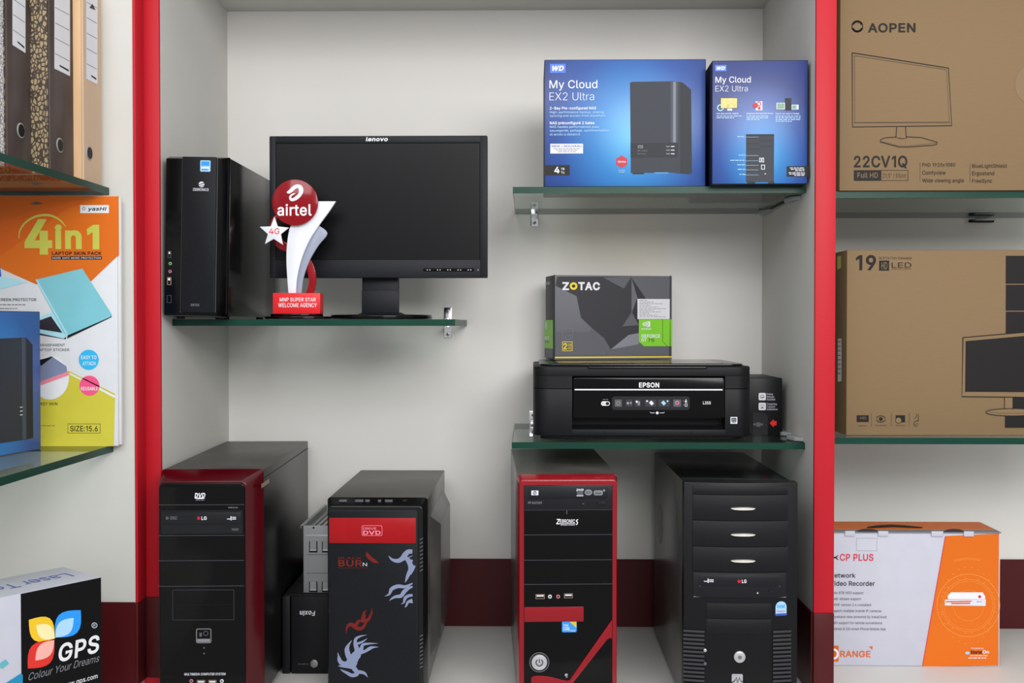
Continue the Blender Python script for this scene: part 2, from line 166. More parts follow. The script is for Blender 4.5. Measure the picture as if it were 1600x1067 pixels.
GLYPH_DATA = '0`/_0F/[3.023.0.0F!/t/+/h/-/^/4/U/?/S/K/U/W/^/c/h/j/t/l0%/j00/c07/W09/K07/?00/40%/- 1^/f1[/a3.043.0/1[!0]1[0W3.1+3.1%1[ 2W1$/.1a3.2+3.1J/.!/507/;0]2;0]2507!/[/.0<3.0a3.0$/.!/K1Z/Q2$2P2$2J1Z 2]0d.S0d3d1&3d1&.S!0s/(0N/+0./5/p/D/[/Y/O/s/I05/y05/}/}0+/m09/a0J/X0^/R0s/Q10/S1D/Y1V/c1d/p1m0$1p071m0F1f0S1Z0^1K0f1:0l1&0r0V0~0.12/l1G/Y1b/S2(/W2D/d2^/w2r053%0S300v331<301Z3%1s2r2+2^272F2<2+1j2+1b2D1P2V172b0t2e0^2d0J2^0;2T0/2H0(2:0$2*0(1t011g0=1]0L1T0[1N0k1J151@1E1;1V151i1,1y0}2,0p270a2?0M2A062=/u22/[1z/F1`/51?/+ 4J0P1B0;1E0)1L/v1X/l1h/f1z/d22/d2D/f2W/l2j/v2y0*3*0;310P340g310x3*1+2y152j1;2W1=2D1=221;1z151h1+1X0x1L0f1E!0P1c0a1f0k1p0q1}0s220s2D0q2T0k2b0a2l0P2o0A2l062b002T0.2D0.22001}061p0@1f!3)/&2n/*2]/12N/=2D/L2=/_2;/r2;0)2=0<2D0N2N0^2]0j2o0q3)0t3>0q3O0j3^0^3h0N3n0<3p0)3p/r3n/_3h/L3^/=3O/13>/*!3)/G38/J3C/S3I/b3K/r3K0)3I093C0G390P3)0T2t0P2i0G2c092a0)2a/r2c/b2i/S2t/J!02/.2v3.3D3.0[/. 2^0`/)0>/,/}/6/f/F/T/Z/J/s/F02/I0H/P0Z/[0l/k0{/}1/071?0n1h0u1n0|1t1(1|1.2)1223132?102N1(2[0u2d0d2g0V2f0K2b0B2Z0;2Q062F052:062-0;1|0B1p0K1c0W1S0e1C2V/.1}/.0M0y0*1I/w1[/m1n/g2%/d2:/g2P/o2e/|2v033&0I3/0c310|3/163&1G2v1T2f1]2S1`2>1_2.1Y1{1R1m1H1a1=1T1/1I0A0o0.0_/}0O/v0A/t01/v/{/|/m0,/a09/W0J/Q0^/O0s/Q1,/X1>/d1O/s1^0*1i0?1p0X1r0t2@0t2?0S290:200$2%/p1x/d1o/Z1g/O1R/?1:/30{/, 0g/f1[/a3.043.0/1[ 1;/n0g/p15/v1`/{1u0$2/0+2D012X0@2~0Q3D0|3D0k2x0[2O0O2%0F1X0A110?0g0A0F0E0$0N/^0Y/90a/&0i.n0r.Y0|.D0Q.D0C._06.z0,/:/~/U/w/q/r01/o0L 1;/H.D/R.Z/].o/e/(/l/;/w/`0#0%0)0G0*0g0(11/~1X/u2%/i2O/Z2x/H3D/s3D0)2~082X0?2D0E2/0J1u0N1`0T150V0g0U0K0R000M/p0F/T0=/903.y0%._/s.D 2b0d0s0f1e0$1;/n1Y0X1~/n2F0$2f0f2;0d3.1+3.1(2;1j2f1{2F161~1{1Y1j1;1(1e1+0s 2b0a/F0a1|1.1|1./F!/Y0N/Y0u250u250N 0Y/I.3/_/a05/a/k.3 2b1i1&1i0Y0$0Y0$1& 0Y/r/+/f/-/[/4/S/?/Q/K/S/W/[/c/f/j/r/l0#/j0./c05/W08/K05/?0./40#/- 1*0{3?/a.R/8.R0R3? 2b0u/)0O//00/?/r/Z/`0#/X0:/T0R/Q0m/P1./Q1J/T1e/X1}/`27/r2]002x0O3-0u331?3-1`2x1y2]2027261}2;1e2>1J2?1.2>0m2;0R260:200#1y/Z1`/?1@//!0u/Q13/U1G/c1X/x1e0:1l0^1n1.1l1X1e1}1X2?1G2T132b0u2f0]2b0G2T072?0+1}0#1X/|1.0#0^0+0:07/x0G/c0]/U 2b/e/./e/U25/U25/.!1=3.1=/.0k/.0k2^0i2^/l1x/l2N0a3. 2b/[/./[/P0{0w13101B1B1M1R1V1b1[1q1^2&1Z291T2H1I2U1;2_1+2d0s2f0`2d0N2^0@2R062E00240.1{/]1{/a2?/l2Y/}2p093$0U3/0t33183/1R3$1j2q1{2[2*2C2.2(2,1o2&1[1x1G1i111S0r170S0@/Y0@/V23/V23/. 2b0o/)0O/,02/5/t/C/a/W/S/p/M01/|010$/{0./m0:/a0I/X0[/S0p/Q1*/S1=/Y1M/d1Y/q1a0%1d0:1b0M1Z0`1N0o1<0z1$1&0c1)0C1)0C1N1F2^1F2a/`2a/`3.2(3.2(2g0k1?0k1F151F1T1=1o1-2&0r220W260:22/x2%/^1n/G1T/716/- 2b/J/z/J0D1)3.1V3./|0I/|0G2D0G2D/z!1A/.1A0*1A0;1A1[1n1[1n/. 2b0r/)0R/,07/6/{/E/j/Y/^/q/X000*000./|06/n0A/b0O/Y0`/S0r/Q1+/T1=/]1M/i1X/y1a011c0G1`0^1X0q1L1&1<131*1;0o1>0]1<0K180;110/1(/_1-/s3.1~3.1~2a0?2a031O041O0B1Y0R1a0e1f0w1g141e1J1^1^1R1o1D1}122,0y230b250G210&2$/e1n/K1T/917/- 2b0u/)0U/-09/8/|/K/k/d/`0%/[0G/_0b/g0~/w1C051l1-3.1_3.0?130;130A1=0I1F0S1M0_1S0m1W0{1X1?1U1Y1K1p1:2%1#200d230C2//~2#/b1n/J1U/81:/-!0u/P1./S1?/Z1M/g1X/w1`0.1c0C1`0X1X0l1M0{1?1,1.130u160a130O1,0A0|060l0/0Y0,0D0/0/06/w0A/g0O/Z0a/S 2b/t/.1`2^1`2a/Z2a/Z3.243.242^0I/. 2b0u/)0R/,04/6/v/E/c/Z/W/s/S04/U0J/]0_/h0q/w1$0-1/0@150@170(1A/q1T/e1m/a2-/d2G/o2_0$2s0;3%0V300u3318301S3%1j2s1{2_2+2G2.2-2*1m1y1T1g1A1O171O151b1/1s1$2&0q220_290J2<0428/s2,/Z1t/E1Z/61</,!0u/Q10/S1D/Y1S/c1`/p1g0#1i061g0I1_0Y1R0h1B0s1/0y0u0{0`0y0L0s0<0h000Y0(0I0%060(0#0//p0;/c0J/Y0_/S!0u1G1,1I1<1N1I1X1S1e1Z1t1]2*1Z2;1T2I1J2U1=2_1-2e0u2f0c2e0R2_0D2U0:2I042;022*041t0:1e0D1X0R1N0c1I 2b0u331:3/1V3#1n2l2#2S2/26231p201U2(191s0t1Y0K0c/.00/.1O1)1S1)1N0z1E0q1;0j100d0~0`0o0_0P0b050l/z0}/j18/_1S/[1t/`29/k2U/}2m093#0U3/!0u2g0a2d0O2]0A2P062@0/2.0-1t0/1_061K0A1<0O100a1)0u1%1.1)1?101N1;1Y1K1`1^1c1s1`2-1Y2@1N2P1?2]1.2d 0Y/r/+/f/-/[/4/S/?/Q/K/S/W/[/c/f/j/r/l0#/j0./c05/W08/K05/?0./40#/-!/r1:/f1</[1C/S1M/Q1Z/S1g/[1r/f1y/r1{0#1y0.1r051g081Z051M0.1C0#1< 0Y/I.3/_/a05/a/k.3!/x1:/l1</a1C/Y1M/W1Z/Y1g/a1r/l1y/x1{0*1y041r0;1g0>1Z0;1M041C0*1< 2b/]0R/]0q222/221Z090b0:0e0:0^090a22/h22/9 2b/b1&/b1O2.1O2.1&!/b/t/b0@2.0@2./t 2b220R/]/9/]/h1V0a1T0^1T0e1V0b/]1Z/]2/220q 1y020?020E030b080w0@1,0K190X1C0i1M0x1X1)1g101x1320112?1+2M0}2X0q2a0c2f0R2h0C2f052a0)2X/z2M/s2>/p2,/A2,/F2H/Q2a/b2t/x3&06300R330p301.3&1C2s1R2`1]2H1`2.1]1n1R1V1C1C1.130{1)0p0{0h0r0b0f0_0W0^0D0^0?!0H/+0;/-01/40*/?0(/K0*/W01/c0;/j0H/l0T/j0`/c0g/W0i/K0g/?0`/40T/- 4J1w.(1].)1C.,1,.10r.70J.J0+.d/l/)/Y/O/S/e/N/|/K09/K0S/K0m/N1*/S1@/Y1U/m1|0+2A0J2Z0q2n1*2t1A2y1X2|1r2}2/2|2F2y2[2t2o2m372Y3T2@3k1~3|1]4*184.0m4-0R4+084%/{3z/e3o/Q3a/B3L/934/53$/72r/:2e/?2X/G2O/R2K/_2I/_2A/P23/C1{/:1b/71D/;1+/G0s/Z0e/s0]050Y0U0^0u0g150w1L101_1H1j1d1n1z1l201e2>1[2G1R2I1R2I1h2p1h2p/}2r/o2x/d3&/Z35/X3D/[3P/e3X/t3^0.3a0J3b0m3`113W1O3J1k382(2|2<2_2L2=2V1q2Y1H2V1$2L0b2=0H2&041g0$1F/w0|/t0R/w0(0$/^04/=0H.}0d.h1(.X1M.O1x.L20.M2C.O2U.S2e.W2r.[2{._3+.<2y.82i.32V./2C.+2/.)!1d/]1y/_2//f2;/r2D0(2I0=2J0W2I0q2C1*2:182.1A1x1G1e1H1R1F1B1>16121-0~1&0l1$0W1&0A1+0-13/v1?/i1O/` 2t/:/.0d3.1=3.2i/.28/.1E1P1>1g152&1+2I0y2s1&2s0v2H0l2&0c1f0[1P/k/.!/}09/}0b2%0b2%09 2d/Y/./Y3.1$3.1G3+1d2|1y2m2.2Y272B2:2)281o221^2(1O1w1D1i1<1Y171Y141k101|1(200v2=0e2E0N2H042E/u2;/^2+/J1o/;1O/11(/.!0,/V1&/V1K/Z1d/g1r/z1w051t0F1m0V1b0e1R0o1@0v1*0x0,0x!0,1D0}1D151F1F1L1T1U1`1b1f1q1i2&1e2=1W2O1B2]1#2a0,2a 3/17/)0|/+0f//0Q/60>/@0-/L/y/[/l/m/`0%/V0;/P0S/L0m/K1./L1I/P1d/V1|/`26/l2J/y2[0-2k0>2w0Q3%0f3-0|3117331R311l3+2(2|2<2n2N2]2^2H2i212p1q2A1q2<2(24272)2D1x2O1j2X1Y2_1H2b172d0s2_0V2R0>2=0,1|/|1X/x1./|0_0-0:0?/y0V/e0s/X17/S1H/U1Y/X1j/`1x/h2)/s240$2<042A0F2p0F2i0+2^/o2O/Z2=/I2(/;1l/11R/+ 3)0p/./s/./s/V0m/V1:/[1[/h1u/}2,0=270a2:1/271W2,1z1v2;1]2O1=2[0q2a/q2a/q3.0t3.133-1J3)1a2}1t2s2:2X2S252[1{2c1d2f1J2h1/2f0o2c0T2[0=2S0(2G/p2:/_2*/P1s/D1_/:1H/31///!0,3.0,/./Y/./Y3. 2H/Y/./Y3.2(3.2(2a0,2a0,1D1w1D1w0w0,0w0,/V2*/V2*/. 2B/Y/./Y3.2$3.2$2a0,2a0,1?1p1?1p0r0,0r0,/. 3618/)0|/+0f//0Q/60>/@0-/L/x/[/k/m/`0%/V0;/P0S/L0m/K1./L1I/P1d/V1|/`26/k2J/x2[0,2k0=2w0P3%0e3-0z3115331Q311l3*2(2{2=2m2O2[2_2G2j202q1r2A1r2:2&22262(2C1w2N1i2W1Y2^1H2b162d0r2_0V2R0>2>0,1}/|1X/x1./|0_0-0:0?/z0V/e0t/X18/S1U/W1o/a2)/q280+2B0E2F0d2S0b1B0b1B1/2s1/2s0c2n082`/o2H/Q2*/;1b/. 34/Y/./Y3.0,3.0,1F261F263.2d3.2d/.26/.260y0,0y0,/. 1O/D/./D/V0(/V0(2a/D2a/D3.193.192a0U2a0U/V19/V19/. 290W/)0,/0/d/E/V/U/M/h/G/~/E0;/E0N/t0N/t0;/x/y0*/d0>/V0W/Q0q/V1)/d16/y1:0;1:3.1i3.1i0;1g/~1b/h1W/U1J/E1(/0 2k/y0;/y0n0*0~06130C1B0O1Q0]1`0k1o1|3.2^3.0y1=0v1=!/Y/./Y3.0,3.0,1h0,0t0,0^0,/.!2&/.0Y110v1U2^/. 26/Y/./Y3.0,3.0,/V1{/V1{/. 4)/Y/./Y3.0?3.1>0X1B0O1E0D1N0+1R/x1V/j1Z/]1_/Q1S/Q1[/i1e0*1i071m0D1q0O1t0X2r3.3X3.3X/.3+/.3+1H3+1b3+1q3+2$3,2D3-2e312e3,2S3%2B2v1|2q1m2l1_2g1R2d1H1m/.1D/.0M1H0I1Q0E1^0;1{05200/2@0)2R/~2e0(2e0)2F0*2&0*1c0*1T0*1H0*/. 38/Y/./Y3.043.1n0U1t0K1|0?2)0022/{2</i2E/U2?/T2=/i2</|2;032:0C2:0_2:3.2i3.2i/.22/.0d1G0Z1U0R1e0H1u0=2./{2a0(2b0*200+1u0,1c0,1S0,1H0,/. 3?17/)0{/+0f//0Q/60>/@0-/L/y/[/l/m/`0%/V0;/P0S/L0m/K1./L1I/P1d/V1|/`26/l2J/y2[0-2k0>2w0Q3%0f3-0{3117331M311d3-1x3%2/2w2A2k2P2[2^2J2i262r1|2y1d2}1I2~1.2}0m2y0S2r0;2i0%2^/m2P/[2A/L2//@1x/61d//1M/+!17/S1V/X1r/e2//y2A0:2M0^2P1.2M1Y2A1}2/2>1r2R1V2_172d0s2_0V2R0?2>0-1}/|1X/x1./|0^0-0:0?/y0V/e0s/X 2[/Y/./Y3.0{3.1F3*1f2z1~2h242P2>252A1q2>1Q24161~0z1f0h1F0[0{0W/|0W/|1%0z1%181(1L1/1[1;1g1J1m1]1o1q1m2*1g2<1[2K1L2V182_0y2a0,2a0,/. 3?1&0E1W0E2$/k20/]2l.g2<.g1p/A1e/N!17/)0{/+0f//0Q/60>/@0-/L/y/[/l/m/`0%/V0;/P0S/L0m/K1./L1I/P1d/V1|/`26/l2J/y2[0-2k0>2w0Q3%0f3-0{3117331M311d3-1x3%2/2w2A2k2P2[2^2J2i262r1|2y1d2}1I2~1.2}0m2y0S2r0;2i0%2^/m2P/[2A/L2//@1x/61d//1M/+!17/S1V/X1r/e2//y2A0:2M0^2P1.2M1Y2A1}2/2>1r2R1V2_172d0s2_0V2R0?2>0-1}/|1X/x1./|0^0-0:0?/y0V/e0s/X 2_/Y/./Y3.0|3.1G3*1g2{1~2j242R2>282B1t2>1U241:1~1#1g0o1G0d0|0a/s0a/s1.0z1.19111M171]1A1g1O1m1`1o1t1m2-1g2>1]2M1M2W182_0z2a0,2a0,/.!1u/.0x0w1P0w2O/. 2]0s/(0N/+0./5/p/D/[/Y/O/s/I05/y05/}/}0+/m09/a0J/X0^/R0s/Q10/S1D/Y1V/c1d/p1m0$1p071m0F1f0S1Z0^1K0f1:0l1&0r0V0~0.12/l1G/Y1b/S2(/W2D/d2^/w2r053%0S300v331<301Z3%1s2r2+2^272F2<2+1j2+1b2D1P2V172b0t2e0^2d0J2^0;2T0/2H0(2:0$2*0(1t011g0=1]0L1T0[1N0k1J151@1E1;1V151i1,1y0}2,0p270a2?0M2A062=/u22/[1z/F1`/51?/+ 2^/D2a/D3.2G3.2G2a102a10/.0]/.0]2a 3411/(0d/,0A/90$/M/k/h/^0,/Y0N/Y3.0,3.0,0R0/0:080#0F/m0X/_0q/U11/R1M/U1e/_1x/m2*0#230:260R263.2e3.2e0N2`0,2R/h2=/M1|/91Y/, 2t0e/./:3./k3.0]0g0d0Q0m050x/n1)/D0{/D1,/o17061@0Q1G0g273.2i3.1?/. 4R0B/./:3./i3.0G0`0L0M0P0;0T0)0X/q0]/^0`/J0Z/J0_/^0b/q0f0)0k0;0o0M0s0`1S3.2-3.2h0`2l0M2q0;2u0)2y/q2}/^3%/J2{/J2~/^3&/q3+0)3/0;380`3r3.4F3.3=/.2c/.2#1`1y1w1t251n2Q1i2q1r2q1m2R1h271b1y1[1`0x/. 2q/;/.0o1C0o0|/C3./y3.0R2;0]2,0e1{0l1o0s1d0z1W1%1I0y1I1%1V1,1d131o1:1{1C2,1M2;2(3.2]3.110~111E2d/.2./.1I001@0=180I110T1+0_1#0k0x0y1&0y0{0l0t0`0n0T0g0I0_0=0U00/p/. 2o0e/.0e0h/:3./p3.0]1o0h1[0r1I0|151+0x0s0x0}151,1I161[1@1o2.3.2c3.180h18/. 2V/K/./K/O1<211G2A1S2Q1`2b1l2r1q2c1Z2b1D2a1.2a0s2a/K2a/K3.293.292h0K0/0?/y03/h0%/V/t/E/o/T0*/U0@/V0V/V0l/V2;/V2;/. 1;/w.D/w3D0|3D0|2z0E2z0E.j0|.j0|.D 1*0R.R/83?/a3?0{.R 1;/H.D/H.j0#.j0#2z/H2z/H3D0N3D0N.D 1b0A2j0N2j0N2V0A2V!/A1?002~0a2~1N1?1#1?0F2_0I2_/m1? 1]1]/.1].a/..a/./. 0p0$2O/P3<0%3<0H2O 230E/(0-/*/r/2/_/=/P/N/G/c/D/{/F05/M0F/W0S/f0^/v0e0-0j0?0n0R0q0i0s0z0u1-0x160{1;1%1=1.1=101;1?171L1/1V1#1_0q1d0_1e0M1d0>1_011W0&1O/{1E/v1</K1H/V1_/g1p/y1|022*0H2.0^200m2/0~2,142&1D1z1S1n1_1^1g1G1i1,1i/.1>/.1>/S1;/S15/I1,/?0|/60m//0Z/*!0M/N0d/P0v/X1*/c14/q1;0$1=061=0Z190W120U1(0R0y0P0n0O0c0M0P0K0A0H030D0&0>/x07/r0,/p/y/r/m/w/b0$/Y00/S0=/O 2L0w/(0a/*0N/10@/:05/D0./N0(/X/~/X/~/./S/./S3.0#3.0#1]0(1]0.1f051p0@1z0M2(0`2.0w201<2,1W1z1o1f2%1I211&240Z21022%/k1p/N1X/91</,!0q/O1-/R1@/]1O/m1Y0&1a0?1c0Z1a0v1Z131O1G1@1V1-1a0q1d0Y1a0F1W071H0,140%0w0#0Z0%0>0-0$07/l0F/]0Y/R 280h/(0D/-0&/:/i/N/V/k/J02/F0Y/J1%/V1H/i1e0&1z0D2,0h200{2/122+1C2$1R1w1`1l1l1_1t1O1{1>1P131M1=1G1G1A1O191V101]1$1a0u1d0h1d0N1a0;1V0+1E/|11/u0t/s0Y/u0?/|0&0+/n0;/^0N/R0h/O0u/P1%/R10/W1:/^1B/e1H/n1N/w1Q0&1|/w1u/f1l/V1a/H1S/=1C/412/.0{/* 2L0_/(0?/,/~/9/g/N/U/k/J02/F0Z/J1&/U1I/g1f/~1z0?2,0_200v2.1-2(1;1z1E1p1M1f1S1]1V1]1V3.2&3.2&/.1W/.1W/X1S/X1M/N1E/D1:/:1-/10v/*!0f/O0|/R14/]1C/l1N0$1T0>1W0Z1T0w1N141C1H141W0|1a0f1d0M1a0:1V0+1G/|13/u0v/s0Z/u0?/|0&0,/m0;/]0N/R 2>0k/(0F/-0&/:/i/N/U/k/J02/F0X/J1$/U1G/h1d0$1y0C2,0f200|2.162)1J1z1]1l1l1Y1x1A2#1$2&0^2&0L/d0L/d0q1j0q1U0d1S0}1M181B1J141X0|1b0f1e0O1b0<1X0,1J/|19/u1$/s0j/s0R/u06/}/z0./h0?/Y0S/Q0k/O0{/P1./S1:/Y1D/b1L/m1R/z1}/o1u/[1h/J1V/<1B/11*/* 1.0v2,0v1b/31b/32,!/h/./h2Q/k2g/s2y0#3+04350F3;0Y3=0g3<0r3;0{391%370v2l0r2n0m2o0g2p0_2p0M2n0A2f0;2Y082H08/. 2M0g-x0K-z03.$/z../i.:/[.H/R.W/w.l/}.d0*.Y04.Q0A.J0R.E0g.C1*.G1B.S1Q.h1V/*1V/_1S/_1M/U1E/K1:/B1-/90v/30_/10?/50#/A/h/T/U/o/J04/F0[/J1(/U1J/g1f/~1z0?2,0`200v2.1-2(1;1z1F1p1N1f1T1]1X1]1X2,2(2,2(/(2#.c1s.H1`.51H.(1,-{!0f/X0}/[15/d1C/r1N0*1U0A1W0]1U0x1N151D1H151W0}1a0f1d0N1a0;1V0,1G/|14/u0w/s0]/u0B/|0+0,/s0;/e0N/[ 2B0#0u0#/./S/./S3.0#3.0#1E/w1E0+1f0@1{0X2,0v20152-1K2$1^1r1l1^1u1C1x1#1x/.1K/.1K0{1G1<1;1Q1(1`0j1d0V1b0F1[081P0-1B0&10 0J/S/./S2,0#2,0#/.!/j2Y/_2[/T2c/M2l/K2w/M3&/T30/_37/j39/v370$300+3&0-2w0+2l0$2c/v2[ 0J/S2,0#2,0#.t/}.]/w.H/l.8/].-/H.$/1-~/&-~/&.K//.K/@.M/K.U/Q.c/S.t!/j2Y/_2[/T2c/M2l/K2w/M3&/T30/_37/j39/v370#300+3&0-2w0+2l0#2c/v2[ 2-/}05/}0k0)0k1C2,1z2,0V0b0Q0b!/S/./S3.0#3.0#/.!1J/.0=0W0[0w2&/. 0Z07/,/v/0/c/</W/P/S/k/S3.0#3.0#/u0%/e0)/Z00/U0;/S0A/S0E/S0I/T0L/T0T/00N//0F/-0?/- 3w/S/./S2,/~2,/~1K/{1K0&1`021p0?1|0N2*0_2/0p21102-1E1z1U1f1^1K1W1K1_1^1j1n1x1{2-2)2@2/2U212l2/3%2&371u3E1c3M1K3P1.3P/.3$/.3$1.2|1G2o1W2^1b2H1e271c2)1]1x1S1o1G1j191h1)1h/.1</.1<12181F1-1V0w1a0b1e0R1c0D1^071S0-1G0&160#0}0#/. 2B0#0u0#/./S/./S2,/~2,/~1E/w1E0+1f0@1{0X2,0v20152-1K2$1^1r1l1^1u1C1x1#1x/.1K/.1K0{1G1<1;1Q1(1`0j1d0V1b0F1[081P0-1B0&10 2F0h/(0D/-0&/:/i/N/V/k/J02/F0Y/J1%/V1H/i1e0&1z0D2,0h201/2,1M1z1g1e1y1H2*1%2.0Y2*021y/k1g/N1M/:1//-!0h/O1$/R19/^1I/n1S0&1Z0?1]0Y1Z0t1S111I1E191V1$1a0h1d0N1a0;1V0+1E/|11/u0t/s0Y/u0?/|0&0+/n0;/^0N/R 2L/S-~/S2,/~2,/~1]0(1]0-1f051p0@1z0M2(0`2.0w201<2,1W1z1o1f2%1I211&240Z21022%/k1p/N1X/91</,0w/(0a/*0N/10@/:06/D0./N0(/X0#/X0#-~!0q/O1-/R1@/]1O/m1Y0&1a0?1c0Z1a0v1Z131O1G1@1V1-1a0q1d0Y1a0F1W071H0,140%0w0#0Z0%0>0-0$07/l0F/]0Y/R 2L2&-~1V-~1V/X1S/X1M/N1E/D1:/:1-/10v/*0_/(0?/,/~/9/g/N/U/k/J02/F0Z/J1&/U1I/g1f/~1z0?2,0_200v2.1-2(1;1z1E1p1M1f1S1]1W1]1W2,2&2,!0f/O0|/R14/]1C/l1N0$1T0>1W0Z1T0w1N141C1H141W0|1a0f1d0M1a0:1V0+1G/|13/u0v/s0Z/u0?/|0&0,/m0;/]0N/R 11/S/./S2,/~2,/~1^0%1^001p0@2#0T2-0l200q200w201%201%1_0~1`0x1a0p1a0g1a0U1`0E1Y071O0-1C0&130#0}0#/. 1}0U/(0;/*/~/0/k/;/Z/I/N/[/G/r/q/z/y/g0,/Y0>/Q0T/N0n/Q1&/Z13/h18/x150*1.040|0<0k0B0>0L/y0W/b0h/T0}/O1</R1R/]1f/l1u0$2%0=2.0X200s2.1.2(1?1x1N1k1X1Z1`1G181>111M1%1Y0p1c0Y1f0C1d011Z0$1N/|1>0#110,1%0:0y0N0s0w0i1<0^1S0M1a091e/z1b/d1W/O1G/?12/30s/+ 0v0e2,0e1b/31b/32,!/]2n0-2n0-/t0//e04/Y0>/S0M/Q0Q/Q0W/R0^/S0d/T0l//0e/-0]/,0S/+0K/+0,/0/p/=/b/S/]/q 2B0U/*0</-0$/6/n/D/`/X/V/r/S06/S2,0#2,0#0:0)/y05/d0H/V0c/R0u/T1*/Z18/e1C/s1I0+1K0@1K2,1x2,1x/.1M/.1M/p1S/p1D/O10/:0r/. 230G/./:2,/k2,0I0B0Q0*0X/l0`/T0f/=0V/=0^/T0e/l0k0*0s0B1R2,2&2,0u/. 3W05/./>2,/m2,020l090Q0A050H/p0P/K0I/K0P/o0W030`0P0g0l1,2,1Z2,1{0l2&0Q2.0425/o2=/K25/K2=/o2D042L0Q2S0l2u2,3G2,2P/.2$/.1]0N1R0t1M1-1H1@1>1j1H1j1>1@191-140t1/0a1)0N0b/. 2,/=/.0M0o0M0M/B2,/v2,0<1R0H1?0S1-0^0w0h0g0P0g0Z0w0d1-0n1?0z1R1A2,1t2,0i0K0i0l1x/.1E/.0x/k0m/~0b040X0E0N0U0f0U0[0E0R040I/~0=/k/p/. 23/P.%/Y.K/a.J/n.H/x.I0&.M00.T08.`0?.p0G/-/:2,/k2,0I0B0Q0)0X/l0`/T0f/=0V/=0^/T0d/l0k0*0s0B1R2,2&2,0e.`0[.L0Q.<0E.007.(0&-~/p-|/f-}/]-~/U.# 2-/K/./K/N1.1]1.1`/P1`/P2,1f2,1f1e0-/Y0-/V1k/V1k/. 1;/C0p/C1-/]10/m19/v1I/y1b/y2?/z2V/~2k0)2{023-0?370O3>0d3B0|3D0|2z0b2w0Q2l0I2Y0F2?0F1S0E1F0B1:0=1/041%0(0z/s0u/^0q!0|.D0d.E0O.J0?.Q02.[0).i/~.y/z/2/y/I/y0%/v0?/m0O/]0X/C0[/C0t/^0s/s0o0(0i040b0=0X0B0M0E0A0F040F/I0I//0Q.w0b.m0|.i!/C0[/C1-/o1-/o0[ 0x084H08-o/m-o/m4H 1;1%0p0g0q0Q0u0A0z051%0-1/0&1:0#1F/~1S/~2?/|2Y/s2l/c2w/H2z/H3D/a3B/u3>0*37073-0@2{0G2k0J2V0K2?0K1b0N1I0W190h101%1-!/H.D/H.i/c.m/s.w/|///~/I/~040#0A0&0M0-0X050b0A0i0Q0o0g0s1%0t1%0[0h0X0W0O0N0>0K0%0K/I0J/20G.y0@.i07.[0*.Q/u.J/a.E!1%0[0U0[0U1-1%1- 2b/S0>/U0Y/^0o/i1#/x1.0.140?160P150a1/0q1$1(0q130h1<0a1E0^1M0]1[0`1f0h1m0u1o1-2;1-290m220W2%0G1r0=1b071O051>071.0<0y0F0g0U0Z0_0R0e0J0i0A0j040g0*0`/~0R/|0> 2>0k/(0F/-0&/:/i/N/U/k/J02/F0X/J1$/U1G/h1d0$1y0C2,0f200|2.162)1J1z1]1l1l1Y1x1A2#1$2&0^2&0L/d0L/d0q1j0q1U0d1S0}1M181B1J141X0|1b0f1e0O1b0<1X0,1J/|19/u1$/s0j/s0R/u06/}/z0./h0?/Y0S/Q0k/O0{/P1./S1:/Y1D/b1L/m1R/z1}/o1u/[1h/J1V/<1B/11*/*!0Q2O0t3<1I3<0v2O 230E/(0-/*/r/2/_/=/P/N/G/c/D/{/F05/M0F/W0S/f0^/v0e0-0j0?0n0R0q0i0s0z0u1-0x160{1;1%1=1.1=101;1?171L1/1V1#1_0q1d0_1e0M1d0>1_011W0&1O/{1E/v1</K1H/V1_/g1p/y1|022*0H2.0^200m2/0~2,142&1D1z1S1n1_1^1g1G1i1,1i/.1>/.1>/S1;/S15/I1,/?0|/60m//0Z/*!0M/N0d/P0v/X1*/c14/q1;0$1=061=0Z190W120U1(0R0y0P0n0O0c0M0P0K0A0H030D0&0>/x07/r0,/p/y/r/m/w/b0$/Y00/S0=/O!0I2O/u3<0K3<0m2O 2>0k/(0F/-0&/:/i/N/U/k/J02/F0X/J1$/U1G/h1d0$1y0C2,0f200|2.162)1J1z1]1l1l1Y1x1A2#1$2&0^2&0L/d0L/d0q1j0q1U0d1S0}1M181B1J141X0|1b0f1e0O1b0<1X0,1J/|19/u1$/s0j/s0R/u06/}/z0./h0?/Y0S/Q0k/O0{/P1./S1:/Y1D/b1L/m1R/z1}/o1u/[1h/J1V/<1B/11*/*!0S2O0#3<0U3<0x2O'
GLYPH_UNIT = 500.0
mat('trophy_red', (132, 3, 18), .12, coat=.1, spec=.3)
mat('sign_red', (214, 34, 40), .35)
mat('acrylic_white', (232, 234, 242), .3, k=1)
mat('acrylic_grey', (146, 152, 170), .3)
mat('orange_print', (208, 102, 20), .4, var=.04, scale=6)
mat('orange_facet', (200, 92, 16), .4)
mat('orange_line', (245, 160, 80), .4)
mat('orange_dark', (205, 92, 22), .4)
mat('yellow_print', (196, 186, 62), .4)
mat('lime_print', (190, 188, 80), .4)
mat('teal_lid', (120, 185, 198), .3, var=.15, scale=12)
mat('teal_pale', (165, 210, 225), .3)
mat('sky_badge', (50, 175, 225), .4)
mat('rose_badge', (232, 84, 130), .4)
mat('carton_white', (184, 184, 197), .5)
mat('carton_brown', (122, 100, 72), .75, var=.05, scale=60, stretch=(1, 1, 5))
mat('carton_brown_side', (112, 90, 62), .75, var=.08, scale=60)
mat('ink', (20, 16, 16), .6)
mat('ink_soft', (58, 48, 40), .6)
mat('carton_shade', (126, 104, 78), .7)
mat('wd_navy', (26, 40, 100), .35)
mat('wd_side', (14, 18, 44), .4)
mat('wd_device', (42, 46, 55), .5)
mat('wd_device_light', (60, 68, 82), .5)
mat('wd_device_dark', (30, 33, 40), .5)
mat('wd_lightbox', (70, 110, 205), .4)
mat('pale_blue_print', (170, 205, 240), .5)
